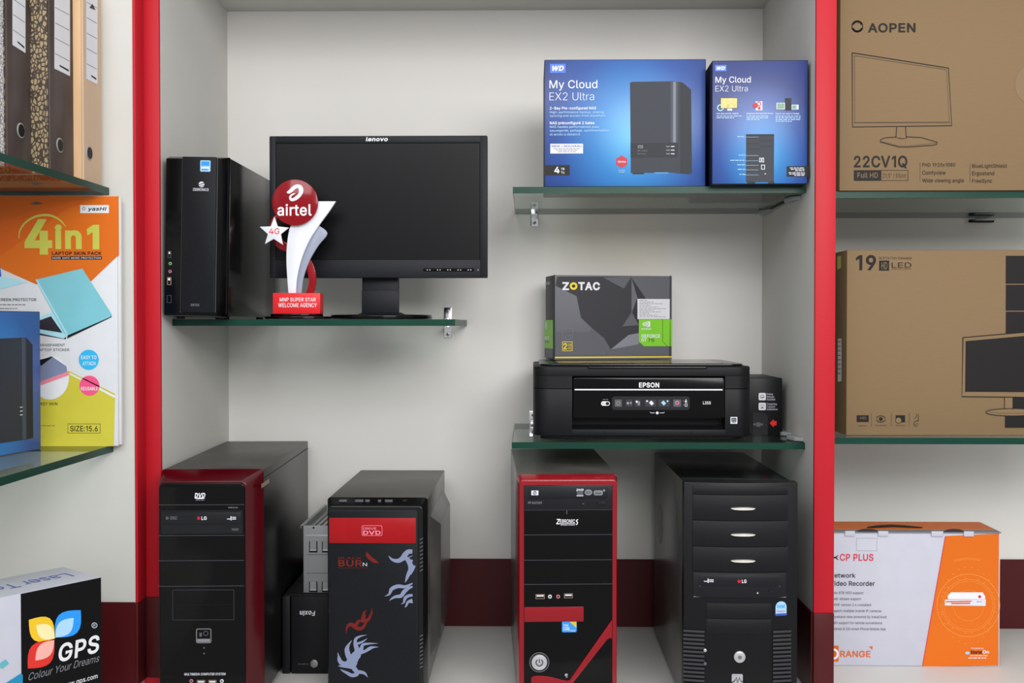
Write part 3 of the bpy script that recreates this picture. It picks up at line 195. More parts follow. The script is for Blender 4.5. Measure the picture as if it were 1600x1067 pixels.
mat('photo_gold', (190, 180, 110), .4, var=.6, scale=150)
mat('photo_green', (110, 150, 120), .4, var=.5, scale=160)
mat('zt_grey', (96, 97, 103), .5)
mat('zt_mid', (86, 87, 93), .5)
mat('zt_light', (122, 123, 130), .5)
mat('zt_dark', (46, 46, 51), .5)
mat('zt_darker', (36, 36, 41), .5)
mat('zt_green', (118, 190, 38), .4)
mat('zt_green_dark', (50, 90, 30), .4)
mat('zt_yellow', (228, 200, 40), .4)
mat('cp_red', (205, 40, 66), .5)
mat('text_dark', (44, 40, 48), .5)
mat('text_grey', (92, 88, 98), .5)
mat('toner_blue', (30, 130, 175), .4)
mat('toner_teal', (95, 170, 185), .4)
mat('petal_yellow', (228, 186, 40), .4)
mat('petal_blue', (40, 145, 232), .4)
mat('petal_red', (210, 48, 40), .4)
mat('petal_pale_y', (235, 222, 165), .4)
mat('petal_pale_b', (165, 205, 240), .4)
mat('petal_pale_r', (235, 170, 160), .4)
two_tone('binder_dark', (62, 50, 48), (82, 75, 71), .4, .7, 14, .55, bump=.2, stretch=(1, 1, .4))
two_tone('binder_pattern', (60, 50, 44), (150, 132, 100), .10, .16, 190, .55, voro=True, stretch=(1, 1, .6))
mat('binder_wood', (206, 168, 128), .5, var=.12, scale=24, stretch=(4, 4, .5))
mat('binder_wood_spine', (186, 160, 134), .55, var=.06, scale=18, stretch=(3, 3, .6))
two_tone('binder_silver', (120, 118, 120), (215, 215, 218), .04, .12, 180, .4, voro=True)
mat('plastic_film', (205, 205, 205), .15)

# ---------------------------------------------------------------- geometry helpers
def ray(px, py):
    return CR * ((px - 800) / F) + CU * ((533.5 - py) / F) + CF
def at(px, py, Y):
    d = ray(px, py); return CAM + d * (Y / d.y)

class Surf:
    """a plane of a thing in its own coordinates; photo positions are read off onto that plane"""
    def __init__(s, M, kind, c):
        s.inv = M.inverted(); s.c = c
        s.ax = {'front': 1, 'left': 0, 'right': 0, 'top': 2}[kind]
        s.U, s.V, s.N = {'front': ((1,0,0),(0,0,1),(0,-1,0)), 'left': ((0,-1,0),(0,0,1),(-1,0,0)),
                         'right': ((0,1,0),(0,0,1),(1,0,0)), 'top': ((1,0,0),(0,1,0),(0,0,1))}[kind]
        s.U, s.V, s.N = Vector(s.U), Vector(s.V), Vector(s.N)
        s.O = Vector((0,0,0)); s.O[s.ax] = c
    def m(s, px, py):
        o = s.inv @ CAM; d = s.inv.to_3x3() @ ray(px, py)
        p = o + d * ((s.c - o[s.ax]) / d[s.ax])
        return (p.dot(s.U), p.dot(s.V))
    def P(s, u, v, off=0): return s.O + s.U * u + s.V * v + s.N * off

# letter outlines (plain sans serif), closed contours on a 1/500 grid, cap height .72
GA = ''.join(chr(c) for c in range(35, 127) if c not in (39, 92))
def _dec(t): return [GA.index(t[i]) * len(GA) + GA.index(t[i+1]) - 1000 for i in range(0, len(t), 2)]
GLY = {}
for _c, _g in zip(GLYPH_SET, GLYPH_DATA.split(' ')):
    _v = [_dec(x) for x in [_g[:2]] + _g[2:].split('!')]
    GLY[_c] = (_v[0][0] / GLYPH_UNIT, [[(q[i] / GLYPH_UNIT, q[i+1] / GLYPH_UNIT) for i in range(0, len(q), 2)] for q in _v[1:]])
GLY['1'] = (.5, [GLY['1'][1][1]])
GLY['I'] = (.27, [[(.09, 0), (.09, .72), (.18, .72), (.18, 0)]])
from mathutils.geometry import delaunay_2d_cdt
def _area(l): return sum(l[i-1][0]*l[i][1] - l[i][0]*l[i-1][1] for i in range(len(l))) / 2
def union(loops):
    """flat triangles covering everything the closed loops wind around"""
    vs, es = [], []
    for l in loops:
        n0 = len(vs); vs += [Vector(p[:2]) for p in l]; es += [(n0 + i, n0 + (i+1) % len(l)) for i in range(len(l))]
    r = delaunay_2d_cdt(vs, es, [], 0, 1e-7, False)
    V, T = [(v.x, v.y) for v in r[0]], []
    for t in r[2]:
        cx = sum(V[i][0] for i in t) / 3; cy = sum(V[i][1] for i in t) / 3; wn = 0
        for l in loops:
            for i in range(len(l)):
                a, b = l[i-1], l[i]
                if (a[1] <= cy) != (b[1] <= cy):
                    x = a[0] + (cy - a[1]) * (b[0] - a[0]) / (b[1] - a[1])
                    if x > cx: wn += 1 if b[1] > a[1] else -1
        if wn: T.append(tuple(t))
    return V, T
def grow(l, d, sg):
    out = []; n = len(l)
    for i in range(n):
        p, q, r = l[i-1], l[i], l[(i+1) % n]
        e1 = Vector((q[0]-p[0], q[1]-p[1])); e2 = Vector((r[0]-q[0], r[1]-q[1]))
        if e1.length < 1e-6 or e2.length < 1e-6: out.append(q); continue
        e1.normalize(); e2.normalize(); n1 = Vector((e1.y, -e1.x)); n2 = Vector((e2.y, -e2.x)); b = n1 + n2
        if b.length < .2: b = n1.copy()
        b.normalize(); k = min(1 / max(b.dot(n1), .3), 1.7) * d * sg
        out.append((q[0] + b.x*k, q[1] + b.y*k))
    return out
_gl, _txt = {}, {}
def glyph(ch, bold):
    if (ch, bold) not in _gl:
        loops = GLY[ch][1]; sg = 1 if _area(max(loops, key=lambda l: abs(_area(l)))) > 0 else -1
        _gl[(ch, bold)] = union([grow(l, bold, sg) for l in loops] if bold else loops)
    return _gl[(ch, bold)]
def glyphs(st, bold, shear):
    key = (st, bold, shear)
    if key in _txt: return _txt[key]
    V, Fc, x = [], [], 0
    for ch in st:
        if ch == ' ': x += .28; continue
        gv, gt = glyph(ch, bold); n0 = len(V)
        V += [(x + a + shear * b, b) for a, b in gv]; Fc += [tuple(i + n0 for i in t) for t in gt]
        x += GLY[ch][0] + bold * 1.5
    _txt[key] = (V, Fc); return _txt[key]

def catmull(pts, n=5):
    if len(pts) < 3: return pts
    out = []
    for i in range(len(pts) - 1):
        a, b, c, d = pts[max(i-1,0)], pts[i], pts[i+1], pts[min(i+2,len(pts)-1)]
        for k in range(n):
            t = k / n
            out.append(tuple(.5 * (2*b[j] + (c[j]-a[j])*t + (2*a[j]-5*b[j]+4*c[j]-d[j])*t*t + (-a[j]+3*b[j]-3*c[j]+d[j])*t**3) for j in range(len(b))))
    out.append(pts[-1]); return out

def rr(x0, x1, z0, z1, r, n=5, corners=(1,1,1,1)):
    """rounded rectangle, counter-clockwise; corners: bl, br, tr, tl"""
    pts = []
    for (cx, cz, a0, on, qx, qz) in ((x0+r, z0+r, 180, corners[0], x0, z0), (x1-r, z0+r, 270, corners[1], x1, z0), (x1-r, z1-r, 0, corners[2], x1, z1), (x0+r, z1-r, 90, corners[3], x0, z1)):
        if not on: pts.append((qx, qz)); continue
        for k in range(n + 1):
            a = math.radians(a0 + 90 * k / n); pts.append((cx + r * math.cos(a), cz + r * math.sin(a)))
    return pts

class MB:
    def __init__(s): s.bm = bmesh.new(); s.mats = []
    def mi(s, m):
        if m not in s.mats: s.mats.append(m)
        return s.mats.index(m)
    def face(s, co, m):
        f = s.bm.faces.new([s.bm.verts.new(c) for c in co]); f.material_index = s.mi(m); return f
    def solid(s, A, B, m, bev=0, seg=2, front_only=False):
        """closed solid between two matching rings of points"""
        a = [s.bm.verts.new(p) for p in A]; b = [s.bm.verts.new(p) for p in B]; n = len(a); i = s.mi(m); fs = []
        fs.append(s.bm.faces.new(a)); fs.append(s.bm.faces.new(b[::-1]))
        for k in range(n): fs.append(s.bm.faces.new((a[(k+1) % n], a[k], b[k], b[(k+1) % n])))
        for f in fs: f.material_index = i
        bmesh.ops.recalc_face_normals(s.bm, faces=fs)
        if bev:
            es = set(fs[0].edges) if front_only else set(e for f in fs for e in f.edges)
            if not front_only and n > 8: es = set(fs[0].edges) | set(fs[1].edges)
            bmesh.ops.bevel(s.bm, geom=list(es), offset=bev, segments=seg, affect='EDGES', profile=.5, clamp_overlap=True)
        return s
    def box(s, x0, x1, y0, y1, z0, z1, m, bev=0, seg=2):
        return s.solid([(x0,y0,z0),(x1,y0,z0),(x1,y0,z1),(x0,y0,z1)], [(x0,y1,z0),(x1,y1,z0),(x1,y1,z1),(x0,y1,z1)], m, bev, seg)
    def pxz(s, pts, y0, y1, m, bev=0, seg=2, fo=True):
        return s.solid([(x,y0,z) for x, z in pts], [(x,y1,z) for x, z in pts], m, bev, seg, fo)
    def pxy(s, pts, z0, z1, m, bev=0, seg=2, fo=False):
        return s.solid([(x,y,z1) for x, y in pts], [(x,y,z0) for x, y in pts], m, bev, seg, fo)
    def pyz(s, pts, x0, x1, m, bev=0, seg=2, fo=False):
        return s.solid([(x0,y,z) for y, z in pts], [(x1,y,z) for y, z in pts], m, bev, seg, fo)
    def cyl(s, c, r, axis, h, m, n=28, bev=0, r2=None):
        r2 = r if r2 is None else r2; A = []; B = []
        for k in range(n):
            a = 2*math.pi*k/n; ca, sa = math.cos(a), math.sin(a)
            for R, lst, q in ((r, A, 0), (r2, B, h)):
                if axis == 'z': lst.append((c[0]+R*ca, c[1]+R*sa, c[2]+q))
                elif axis == 'y': lst.append((c[0]+R*ca, c[1]+q, c[2]+R*sa))
                else: lst.append((c[0]+q, c[1]+R*ca, c[2]+R*sa))
        return s.solid(A, B, m, bev)
    # ---- shapes read off a plane (S); sizes in photo pixels
    def flat(s, S, uv, m, off=.0004, th=0, bev=0):
        if th: return s.solid([S.P(u, v, off + th) for u, v in uv], [S.P(u, v, off) for u, v in uv], m, bev, 2, True)
        if len(uv) > 4: return s.tris(S, union([uv]), m, off)
        co = [S.P(u, v, off) for u, v in uv]
        f = s.face(co, m); f.normal_update()
        if f.normal.dot(S.N) < 0: f.normal_flip()
        return s
    def poly(s, S, pts, m, off=.0004, th=0, bev=0): return s.flat(S, [S.m(*p) for p in pts], m, off, th, bev)
    def uvrect(s, S, x0, y0, x1, y1):
        ym, xm = (y0+y1)/2, (x0+x1)/2
        return S.m(x0, ym)[0], S.m(xm, y1)[1], S.m(x1, ym)[0], S.m(xm, y0)[1]
    def rect(s, S, x0, y0, x1, y1, m, off=.0004, th=0, r=0, bev=0, corners=(1,1,1,1)):
        a, b, c, d = s.uvrect(S, x0, y0, x1, y1)
        if r:
            q = r * (c - a) / (x1 - x0); return s.flat(S, rr(a, c, b, d, min(q, (c-a)*.49, (d-b)*.49), 5, corners), m, off, th, bev)
        return s.flat(S, [(a,b),(c,b),(c,d),(a,d)], m, off, th, bev)
    def frame(s, S, x0, y0, x1, y1, w, m, off=.0005, th=0):
        s.rect(S, x0, y0, x1, y0+w, m, off, th); s.rect(S, x0, y1-w, x1, y1, m, off, th)
        s.rect(S, x0, y0+w, x0+w, y1-w, m, off, th); s.rect(S, x1-w, y0+w, x1, y1-w, m, off, th); return s
    def disc(s, S, cx, cy, r, m, off=.0004, th=0, n=28, ry=None, bev=0):
        u, v = S.m(cx, cy); R = (S.m(cx + r, cy)[0] - S.m(cx - r, cy)[0]) / 2; Rv = R if ry is None else R * ry / r
        return s.flat(S, [(u + R*math.cos(2*math.pi*k/n), v + Rv*math.sin(2*math.pi*k/n)) for k in range(n)], m, off, th, bev)
    def ring(s, S, cx, cy, r, w, m, off=.0005, a0=0, a1=360, n=32, sq=1):
        pts = []
        for k in range(n + 1):
            a = math.radians(a0 + (a1-a0)*k/n); pts.append((cx + r*math.cos(a), cy - r*sq*math.sin(a)))
        return s.line(S, pts, w, m, off)
    def line(s, S, pts, w, m, off=.0005): return s.stroke(S, [(p[0], p[1], w) for p in pts], m, off, 0)
    def stroke(s, S, pts, m, off=.0005, smooth=4, collect=None):
        """ribbon through points (x, y, width)"""
        if smooth: pts = catmull(pts, smooth)
        Ls, Rs = [], []
        for i, p in enumerate(pts):
            a = pts[max(i-1,0)]; b = pts[min(i+1, len(pts)-1)]
            dx, dy = b[0]-a[0], b[1]-a[1]; l = math.hypot(dx, dy) or 1; nx, ny = -dy/l*p[2]/2, dx/l*p[2]/2
            Ls.append(S.m(p[0]+nx, p[1]+ny)); Rs.append(S.m(p[0]-nx, p[1]-ny))
        qs = []
        for i in range(len(pts) - 1):
            q = [Ls[i], Ls[i+1], Rs[i+1], Rs[i]]
            if abs(_area(q)) < 1e-12: continue
            qs.append(q if _area(q) > 0 else q[::-1])
        if collect is not None: collect += qs; return s
        return s.tris(S, union(qs), m, off)
    def tris(s, S, VT, m, off=.0005):
        vs = [s.bm.verts.new(S.P(u, v, off)) for u, v in VT[0]]; i = s.mi(m)
        for t in VT[1]:
            q = s.bm.faces.new([vs[k] for k in t]); q.material_index = i; q.normal_update()
            if q.normal.dot(S.N) < 0: q.normal_flip()
        for v in vs:
            if not v.link_faces: s.bm.verts.remove(v)
        return s
    def text(s, S, st, x0, x1, base, cap, m, off=.0006, bold=0.0, shear=0, flip=False):
        V, Fc = glyphs(st, bold, shear)
        if not V: return s
        xs = [v[0] for v in V]; a, b = min(xs), max(xs); CH = .72
        ym = (base + cap) / 2; xm = (x0+x1)/2
        u0, u1 = S.m(x0, ym)[0], S.m(x1, ym)[0]; v0, v1 = S.m(xm, base)[1], S.m(xm, cap)[1]
        vs = []
        for x, y in V:
            tx, ty = (x-a)/(b-a), y/CH
            if flip: tx, ty = 1-tx, 1-ty
            vs.append(s.bm.verts.new(S.P(u0 + (u1-u0)*tx, v0 + (v1-v0)*ty, off)))
        i = s.mi(m)
        for f in Fc:
            try: q = s.bm.faces.new([vs[k] for k in f])
            except ValueError: continue
            q.material_index = i; q.normal_update()
            if q.normal.dot(S.N) < 0: q.normal_flip()
        return s
    def scribble(s, S, x0, x1, y, h, m, seed=1, off=.0005):
        """small print too fine to read: a row of word-like dashes"""
        r = random.Random(seed); x = x0
        while x < x1 - 1:
            w_ = min(r.uniform(2.5, 7), x1 - x); s.rect(S, x, y - h/2, x + w_, y + h/2, m, off); x += w_ + 1.1
        return s
    def build(s, name, parent=None, label=None, kind=None, soft=False):
        me = bpy.data.meshes.new(name); s.bm.to_mesh(me); s.bm.free()
        for m in s.mats: me.materials.append(MATS[m])
        for p in me.polygons: p.use_smooth = soft or p.area < 1.2e-4
        me.set_sharp_from_angle(angle=math.radians(32))
        o = bpy.data.objects.new(name, me); col.objects.link(o)
        if parent: o.parent = parent
        if label: o['label'] = label
        if kind: o['kind'] = kind
        return o

def tag(o, label, cat, group=None, kind=None):
    o['label'] = label; o['category'] = cat
    if group: o['group'] = group
    if kind: o['kind'] = kind
    return o
class Thing:
    def __init__(s, name, label, cat, loc, yaw=0, roll=0, group=None):
        o = bpy.data.objects.new(name, None); o.empty_display_size = .02; col.objects.link(o)
        o.location = loc; o.rotation_mode = 'XYZ'; o.rotation_euler = (0, math.radians(roll), math.radians(yaw))
        tag(o, label, cat, group); s.o = o
        s.M = Matrix.Translation(Vector(loc)) @ o.rotation_euler.to_matrix().to_4x4()
    def S(s, kind='front', c=0.0): return Surf(s.M, kind, c)
W0 = Matrix.Identity(4)
def struct(name, mb, label, cat): return tag(mb.build(name), label, cat, None, 'structure')
# ---------------------------------------------------------------- the setting
YF, YB = 1.972, 2.414            # front of the niche posts, back wall
XL, XR = -.692, .528             # inner sides of the middle niche
XC = -.7245                      # front plane of the left cabinet
XP = .5655                        # right side of the right post
YE = 1.925                       # end panel of the left cabinet
ZT = H + .715
struct('wall_back', MB().box(-.76, 1.9, YB, YB + .02, -.04, ZT + .03, 'wall_paint'), 'white back wall behind the glass shelves', 'wall')
struct('wall_left', MB().box(XC + .002, XL, YF + .002, YB - .0005, 0, ZT, 'side_laminate'), 'grey white side wall of the niche beside the small black tower', 'wall')
struct('wall_right', MB().box(XR, XP, YF + .002, YB - .0005, 0, ZT, 'side_laminate'), 'grey white partition between the middle niche and the right bay', 'wall')
struct('wall_end', MB().box(-1.19, XC - .001, YE, YF, 0, ZT, 'side_laminate'), 'white end panel of the left cabinet beside the binders', 'wall')
struct('wall_cabinet', MB().box(-1.21, -1.19, .9, YF, -.04, ZT, 'wall_paint'), 'white back of the left cabinet', 'wall')
struct('wall_far_right', MB().box(1.8, 1.9, YF, YB, 0, ZT, 'side_laminate'), 'side wall at the far end of the right bay', 'wall')
struct('ceiling', MB().box(-1.21, 1.9, YF - .01, YB + .02, ZT, ZT + .03, 'side_laminate'), 'white underside of the niche top', 'ceiling')
struct('floor', MB().box(XC - .001, 1.9, 1.78, YB, -.04, 0, 'base_laminate'), 'white laminate base board under the computer towers', 'floor')
struct('floor_cabinet', MB().box(-1.19, XC - .001, .9, YE + .047, -.04, 0, 'base_laminate'), 'white base board of the left cabinet under the toner box', 'floor')
struct('trim_1', MB().box(XC, XL, YF - .006, YF + .002, .18, ZT, 'red_laminate', .0008), 'red front edge of the left post', 'trim')
struct('trim_2', MB().box(XC - .001, XC + .004, YE - .002, YF - .0065, .18, ZT, 'red_laminate', .0008), 'red edge strip of the left cabinet end panel', 'trim')
struct('trim_3', MB().box(XC, XL, YF - .008, YF + .002, .028, .18, 'maroon_laminate', .0008).box(XC - .002, XC + .004, YE - .004, YF - .0085, .028, .18, 'maroon_laminate', .0008), 'maroon foot of the left red post', 'trim')
struct('trim_4', MB().box(XC, XL, YF - .007, YF + .002, .0005, .028, 'red_laminate'), 'red strip under the maroon foot of the left post', 'trim')
struct('trim_5', MB().box(XR, XP, YF - .006, YF + .002, .155, ZT, 'red_laminate', .0008), 'red front edge of the right post', 'trim')
struct('trim_6', MB().box(XR, XP, YF - .008, YF + .002, .0005, .155, 'maroon_laminate', .0008), 'maroon foot of the right red post', 'trim')
struct('baseboard_back', MB().box(XL + .002, XR - .002, YB - .004, YB, .0005, .155, 'maroon_laminate'), 'maroon skirting on the back wall of the middle niche', 'baseboard')
struct('baseboard_right', MB().box(XP + .001, 1.79, YB - .004, YB, .0005, .158, 'maroon_laminate'), 'maroon skirting on the back wall of the right bay', 'baseboard')
struct('baseboard_left', MB().box(-1.18, XC - .002, YE - .003, YE, .0005, .181, 'maroon_laminate'), 'maroon skirting on the end panel of the left cabinet', 'baseboard')
struct('baseboard_niche', MB().box(XR - .003, XR, YF, YB - .005, .0005, .155, 'maroon_laminate'), 'maroon skirting on the right side of the niche', 'baseboard')

def shelf(name, x0, x1, y0, y1, ztop, label, group='clear glass display shelves', th=.0125, edges='y'):
    m = MB()
    m.solid([(x0,y0,ztop),(x1,y0,ztop),(x1,y1,ztop),(x0,y1,ztop)], [(x0,y0,ztop-th),(x1,y0,ztop-th),(x1,y1,ztop-th),(x0,y1,ztop-th)], 'shelf_glass')
    m.mi('glass_edge')
    for f in m.bm.faces:
        f.normal_update()
        if abs(f.normal.z) < .5: f.material_index = 1
    return tag(m.build(name), label, 'shelf', group)
YS = 2.031
ZL, ZU, ZD = H + .010, H + .264, H - .2266     # tops of the left, upper right and lower right glass shelves
shelf('glass_shelf', XL + .001, -.144, YS, YB - .001, ZL, 'glass shelf carrying the monitor, the trophy and the slim black tower')
shelf('glass_shelf', -.033, XR - .001, YS, YB - .001, ZU, 'glass shelf carrying the two upright blue boxes')
shelf('glass_shelf', -.035, XR - .001, YS, YB - .001, ZD, 'glass shelf carrying the black printer')
shelf('glass_shelf', XP + .001, 1.79, YS, YB - .001, H + .254, 'glass shelf under the upper brown monitor carton in the right bay')
shelf('glass_shelf', XP + .001, 1.79, YS, YB - .001, H - .2165, 'glass shelf under the lower brown monitor carton in the right bay')
shelf('glass_shelf', -1.185, -.770, .95, YE - .001, H + .250, 'glass shelf under the row of lever arch binders')
shelf('glass_shelf', -1.185, -.765, .95, YE - .001, H - .221, 'glass shelf under the orange and yellow skin pack')

def bracket_wall(px, Y, ztop, label, up=True, down=True, th=.0125):
    """chrome glass clamp screwed to the back wall"""
    x = at(px, 500, Y).x
    t = Thing('shelf_bracket', label, 'bracket', (x, YB, ztop - th), group='chrome shelf brackets')
    m = MB(); hw = .0085
    z0, z1 = (-.028 if down else -.006), (.0125 + .029 if up else .012)
    m.box(-hw, hw, -.004, -.0002, z0, z1, 'chrome', .001); m.build('wall_plate', t.o)
    a = MB(); 
    if down: a.box(-hw*.75, hw*.75, -.045, -.004, -.006, -.0006, 'chrome', .0012)
    if up: a.box(-hw*.75, hw*.75, -.045, -.004, th + .0006, th + .006, 'chrome', .0012)
    a.build('clamp_arm', t.o)
    for z in ([z0 + .008] if down else []) + ([z1 - .009] if up else []):
        MB().cyl((0, -.0062, z), .0042, 'y', .0022, 'steel', 14, .0006).cyl((0, -.0066, z), .0016, 'y', .0005, 'dark', 8).build('screw', t.o)
bracket_wall(700, YB, ZL, 'chrome bracket at the free right end of the monitor shelf')
bracket_wall(835, YB, ZU, 'chrome bracket under the left end of the blue box shelf', up=False)
bracket_wall(833, YB, ZD, 'chrome bracket at the left end of the printer shelf', down=False)
def bracket_side(z, sgn, label, y0=2.09, y1=2.36, x=XR):
    t = Thing('side_bracket', label, 'bracket', (x, (y0+y1)/2, z), group='flat steel brackets under the shelves')
    d = (y1-y0)/2
    m = MB()
    m.box(-.006, -.0005, -d, d, -.0012, .0012, 'dull_steel', .0004); m.build('rod', t.o)
    for s_ in (-1, 1):
        c = s_ * (d - .02)
        MB().pxy([(-.0005, c-.04), (-.016, c-.028), (-.024, c), (-.016, c+.028), (-.0005, c+.04)], -.0035, .0035, 'dull_steel', .0008).build('foot_plate', t.o)
bracket_side(ZU - .0165, 1, 'flat steel bracket under the blue box shelf on the niche side wall')
bracket_side(ZD + .0045, 1, 'flat steel bracket on the printer shelf beside the ink tank', 2.06, 2.2)
p = at(1536, 343, 2.40)
t = Thing('shelf_bracket', 'dark bracket on the wall under the upper right bay shelf', 'bracket', (p.x, YB, H + .2375), group=None)
MB().box(-.027, .027, -.010, -.0005, -.007, -.0005, 'dark', .001).build('wall_plate', t.o)
MB().box(-.022, .022, -.03, -.010, -.004, -.0005, 'steel', .001).build('clamp_arm', t.o)

# ---------------------------------------------------------------- slim black tower on the left shelf
def ports_jack(S, parent, cx, cy, r, m, off=.0004):
    MB().disc(S, cx, cy, r, m, off, .0015, 20).disc(S, cx, cy, r*.5, 'hole', off + .0017).build('audio_jack', parent)
def port_usb(S, parent, x0, y0, x1, y1, m='usb_gold', off=.0004):
    q = MB().rect(S, x0, y0, x1, y1, m, off, .001)
    q.rect(S, x0+1, y0+1, x1-1, y1-1, 'hole', off + .0012); q.rect(S, x0+1.6, y0+1.4, x1-1.6, y0+1.4+(y1-y0)*.3, 'off_white', off + .0014)
    q.build('usb_port', parent)
def drive_logo(m, S, x0, y, w, mt='off_white'):
    """the tiny disc-burner mark: a bar crossed by short dashes"""
    m.rect(S, x0 + w*.38, y-3, x0 + w*.5, y+3.4, mt, .001); m.rect(S, x0, y+.6, x0 + w*.5, y+1.8, mt, .001)
    m.rect(S, x0 + w*.56, y-2, x0 + w, y-.6, mt, .001); m.rect(S, x0 + w*.56, y+.6, x0 + w, y+2, mt, .001)

o = at(251.5, 497, 1.966)
t = Thing('slim_tower_computer', 'small slim black tower computer at the left end of the monitor shelf', 'computer', (o.x + .0006, 1.966, ZL + .0006), 0, 1.1)
Wd, Hh, Dp = .1175, .305, .395
t.o.location.z += .001
MB().box(.002, Wd, .03, Dp, .006, Hh, 'semi_black', .0015).box(.004, Wd - .002, .025, .03, .01, Hh - .004, 'hole').build('case', t.o)
q = MB()   # bezel: flat front with a slanted right flank and slanted top
pf = [(.003,.0), (.0,.03), (.0,.032), (Wd,.032), (Wd, .026), (.094, .0)]
q.solid([(.005,0,.006),(.094,0,.006),(.094,0,Hh-.006),(.005,0,Hh-.006)], [(.0,.03,.0035),(Wd,.03,.0035),(Wd,.03,Hh+.002),(.0,.03,Hh+.002)], 'gloss_black', .0015)
q.build('front_bezel', t.o)
S = t.S('front', 0)
a, b, c, d = MB().uvrect(S, 284, 246, 337, 489)
MB().flat(S, rr(a, c, b, d, .002), 'charcoal_panel', .0002, .0022, .0008).build('front_panel', t.o)
MB().rect(S, 283.3, 246, 284.2, 489, 'mid_grey', .0004).rect(S, 338, 246, 338.8, 489, 'mid_grey', .0004).build('trim_strip', t.o)
S2 = t.S('front', -.0025)
q = MB(); q.disc(S2, 315, 289, 4.6, 'off_white', .0003, n=20, ry=4.4); q.line(S2, [(310, 289.5), (320, 287)], 1.2, 'charcoal_panel', .0005); q.line(S2, [(312, 292), (320, 290.4)], .9, 'charcoal_panel', .0005)
q.text(S2, 'ZEBRONICS', 301.5, 326, 299, 295, 'off_white', .0004, .01); q.text(S2, 'ENTICE', 298.5, 311.5, 479, 475.6, 'print_grey', .0004, .01); q.build('logo', t.o)
q = MB().rect(S2, 313, 251.5, 329, 269, 'sticker_pale', .0003, .0002, 1.5); q.rect(S2, 314.5, 253, 327.5, 260, 'sticker_blue', .0007); q.rect(S2, 315, 262, 327, 264, 'off_white', .0007); q.rect(S2, 315, 265.3, 325, 266.6, 'sticker_navy', .0007)
q.build('processor_sticker', t.o, 'pale blue processor sticker')
ports_jack(S, t.o, 266.5, 412.6, 2.4, 'jack_green'); ports_jack(S, t.o, 266.2, 425, 2.4, 'jack_pink')
port_usb(S, t.o, 261.5, 434, 268, 446, 'usb_gold'); port_usb(S, t.o, 262.5, 393, 268, 404, 'seam'); 
MB().frame(S, 261, 462, 268, 474, .7, 'seam').build('card_slot', t.o)
for sx in (.02, .095):
    MB().cyl((sx, .05, .0), .008, 'z', .0062, 'dark', 14).build('foot', t.o); MB().cyl((sx, .35, .0), .008, 'z', .0062, 'dark', 14).build('foot', t.o)

# ---------------------------------------------------------------- trophy
o = at(461, 497, 2.085)
t = Thing('trophy', 'red and white award trophy with round emblem and small star on the monitor shelf', 'trophy', (o.x, 2.085, ZL + .0005))
S = t.S('front', 0)
def c6(*pts): return [(400 + x / 3.444, 200 + y / 3.444) for x, y in pts]
def ell(cx, cy, rx, ry, n=40): return [(cx + rx*math.cos(2*math.pi*k/n), cy + ry*math.sin(2*math.pi*k/n)) for k in range(n)]
MB().pxy(ell(.005, .008, .0665, .045), 0, .0055, 'gloss_black', .001).pxy(ell(.002, .008, .052, .036), .0055, .0105, 'gloss_black', .001).build('base', t.o)
zb = .0105
x0_, _, x1_, zt = MB().uvrect(S, 428.5, 458, 502, 488)
MB().box(x0_, x1_, -.012, .022, zb, zt, 'sign_red', .0008).build('plinth', t.o)
S2 = t.S('front', -.0122)
MB().text(S2, 'MNP SUPER STAR', 437, 493.5, 470.9, 465.2, 'white', .0003, .018).text(S2, 'WELCOME AGENCY', 434.8, 495.2, 479.8, 473.6, 'white', .0003, .018).build('plinth_lettering', t.o)
def cut(pts, m, y, th, name, label=None):
    Sx = t.S('front', y); return MB().poly(Sx, pts, m, 0, th, .0005).build(name, t.o, label)
sm = lambda pts: catmull(pts, 4)
cut(c6(*sm([(243,715),(262,735),(276,765),(287,810),(284,850),(270,890)]), *sm([(312,890),(320,865),(326,820),(321,770),(305,725),(280,695),(247,680)])), 'trophy_red', .016, .006, 'ribbon')
cut(c6(*sm([(100,470),(80,510),(80,560),(95,610),(125,648),(170,668)]), *sm([(178,626),(150,608),(125,580),(113,540),(118,500),(130,480)])), 'trophy_red', .0162, .006, 'ribbon')
cut(c6(*sm([(335,522),(386,567),(340,630),(300,695),(272,760),(255,820),(247,890)]), (215,890), (222,760), (262,640)), 'acrylic_grey', .009, .005, 'inner_fin', 'grey swoosh')
cut(c6((320,396), *sm([(432,396),(395,452),(345,520),(293,600),(255,685),(232,765),(221,830),(218,892)]), *sm([(178,892),(171,800),(167,710),(171,620),(190,528),(240,500)])), 'acrylic_white', .003, .006, 'fin')
S3 = t.S('front', -.0065)
MB().disc(S3, 461.6, 316.7, 35.7, 'trophy_red', 0, .005, 56, bev=.0006).build('round_emblem', t.o)
S4 = t.S('front', -.0117)
q = MB().text(S4, 'airtel', 433.4, 487, 336.4, 319.6, 'white', .0002, .022)
q.stroke(S4, [(x/3.444+400, y/3.444+200, w_/3.444*2) for x, y, w_ in [(166,344,3),(176,345,8),(190,335,10),(207,319,10),(224,313,10),(238,320,12),(243,338,12),(236,358,10),(220,374,10),(205,383,9),(191,386,7),(184,376,6),(188,364,5),(200,356,4),(213,352,1)]], 'white', .0002, 5)
q.build('emblem_lettering', t.o)
S5 = t.S('front', -.013)
MB().poly(S5, c6((101,478),(118,530),(178,537),(135,572),(146,628),(97,597),(50,625),(66,572),(22,532),(82,530)), 'acrylic_white', 0, .004, .0004).build('star', t.o)
MB().text(t.S('front', -.0172), '4G', 420.6, 436.6, 365.6, 356.6, 'sign_red', .0002, .012).build('star_lettering', t.o)

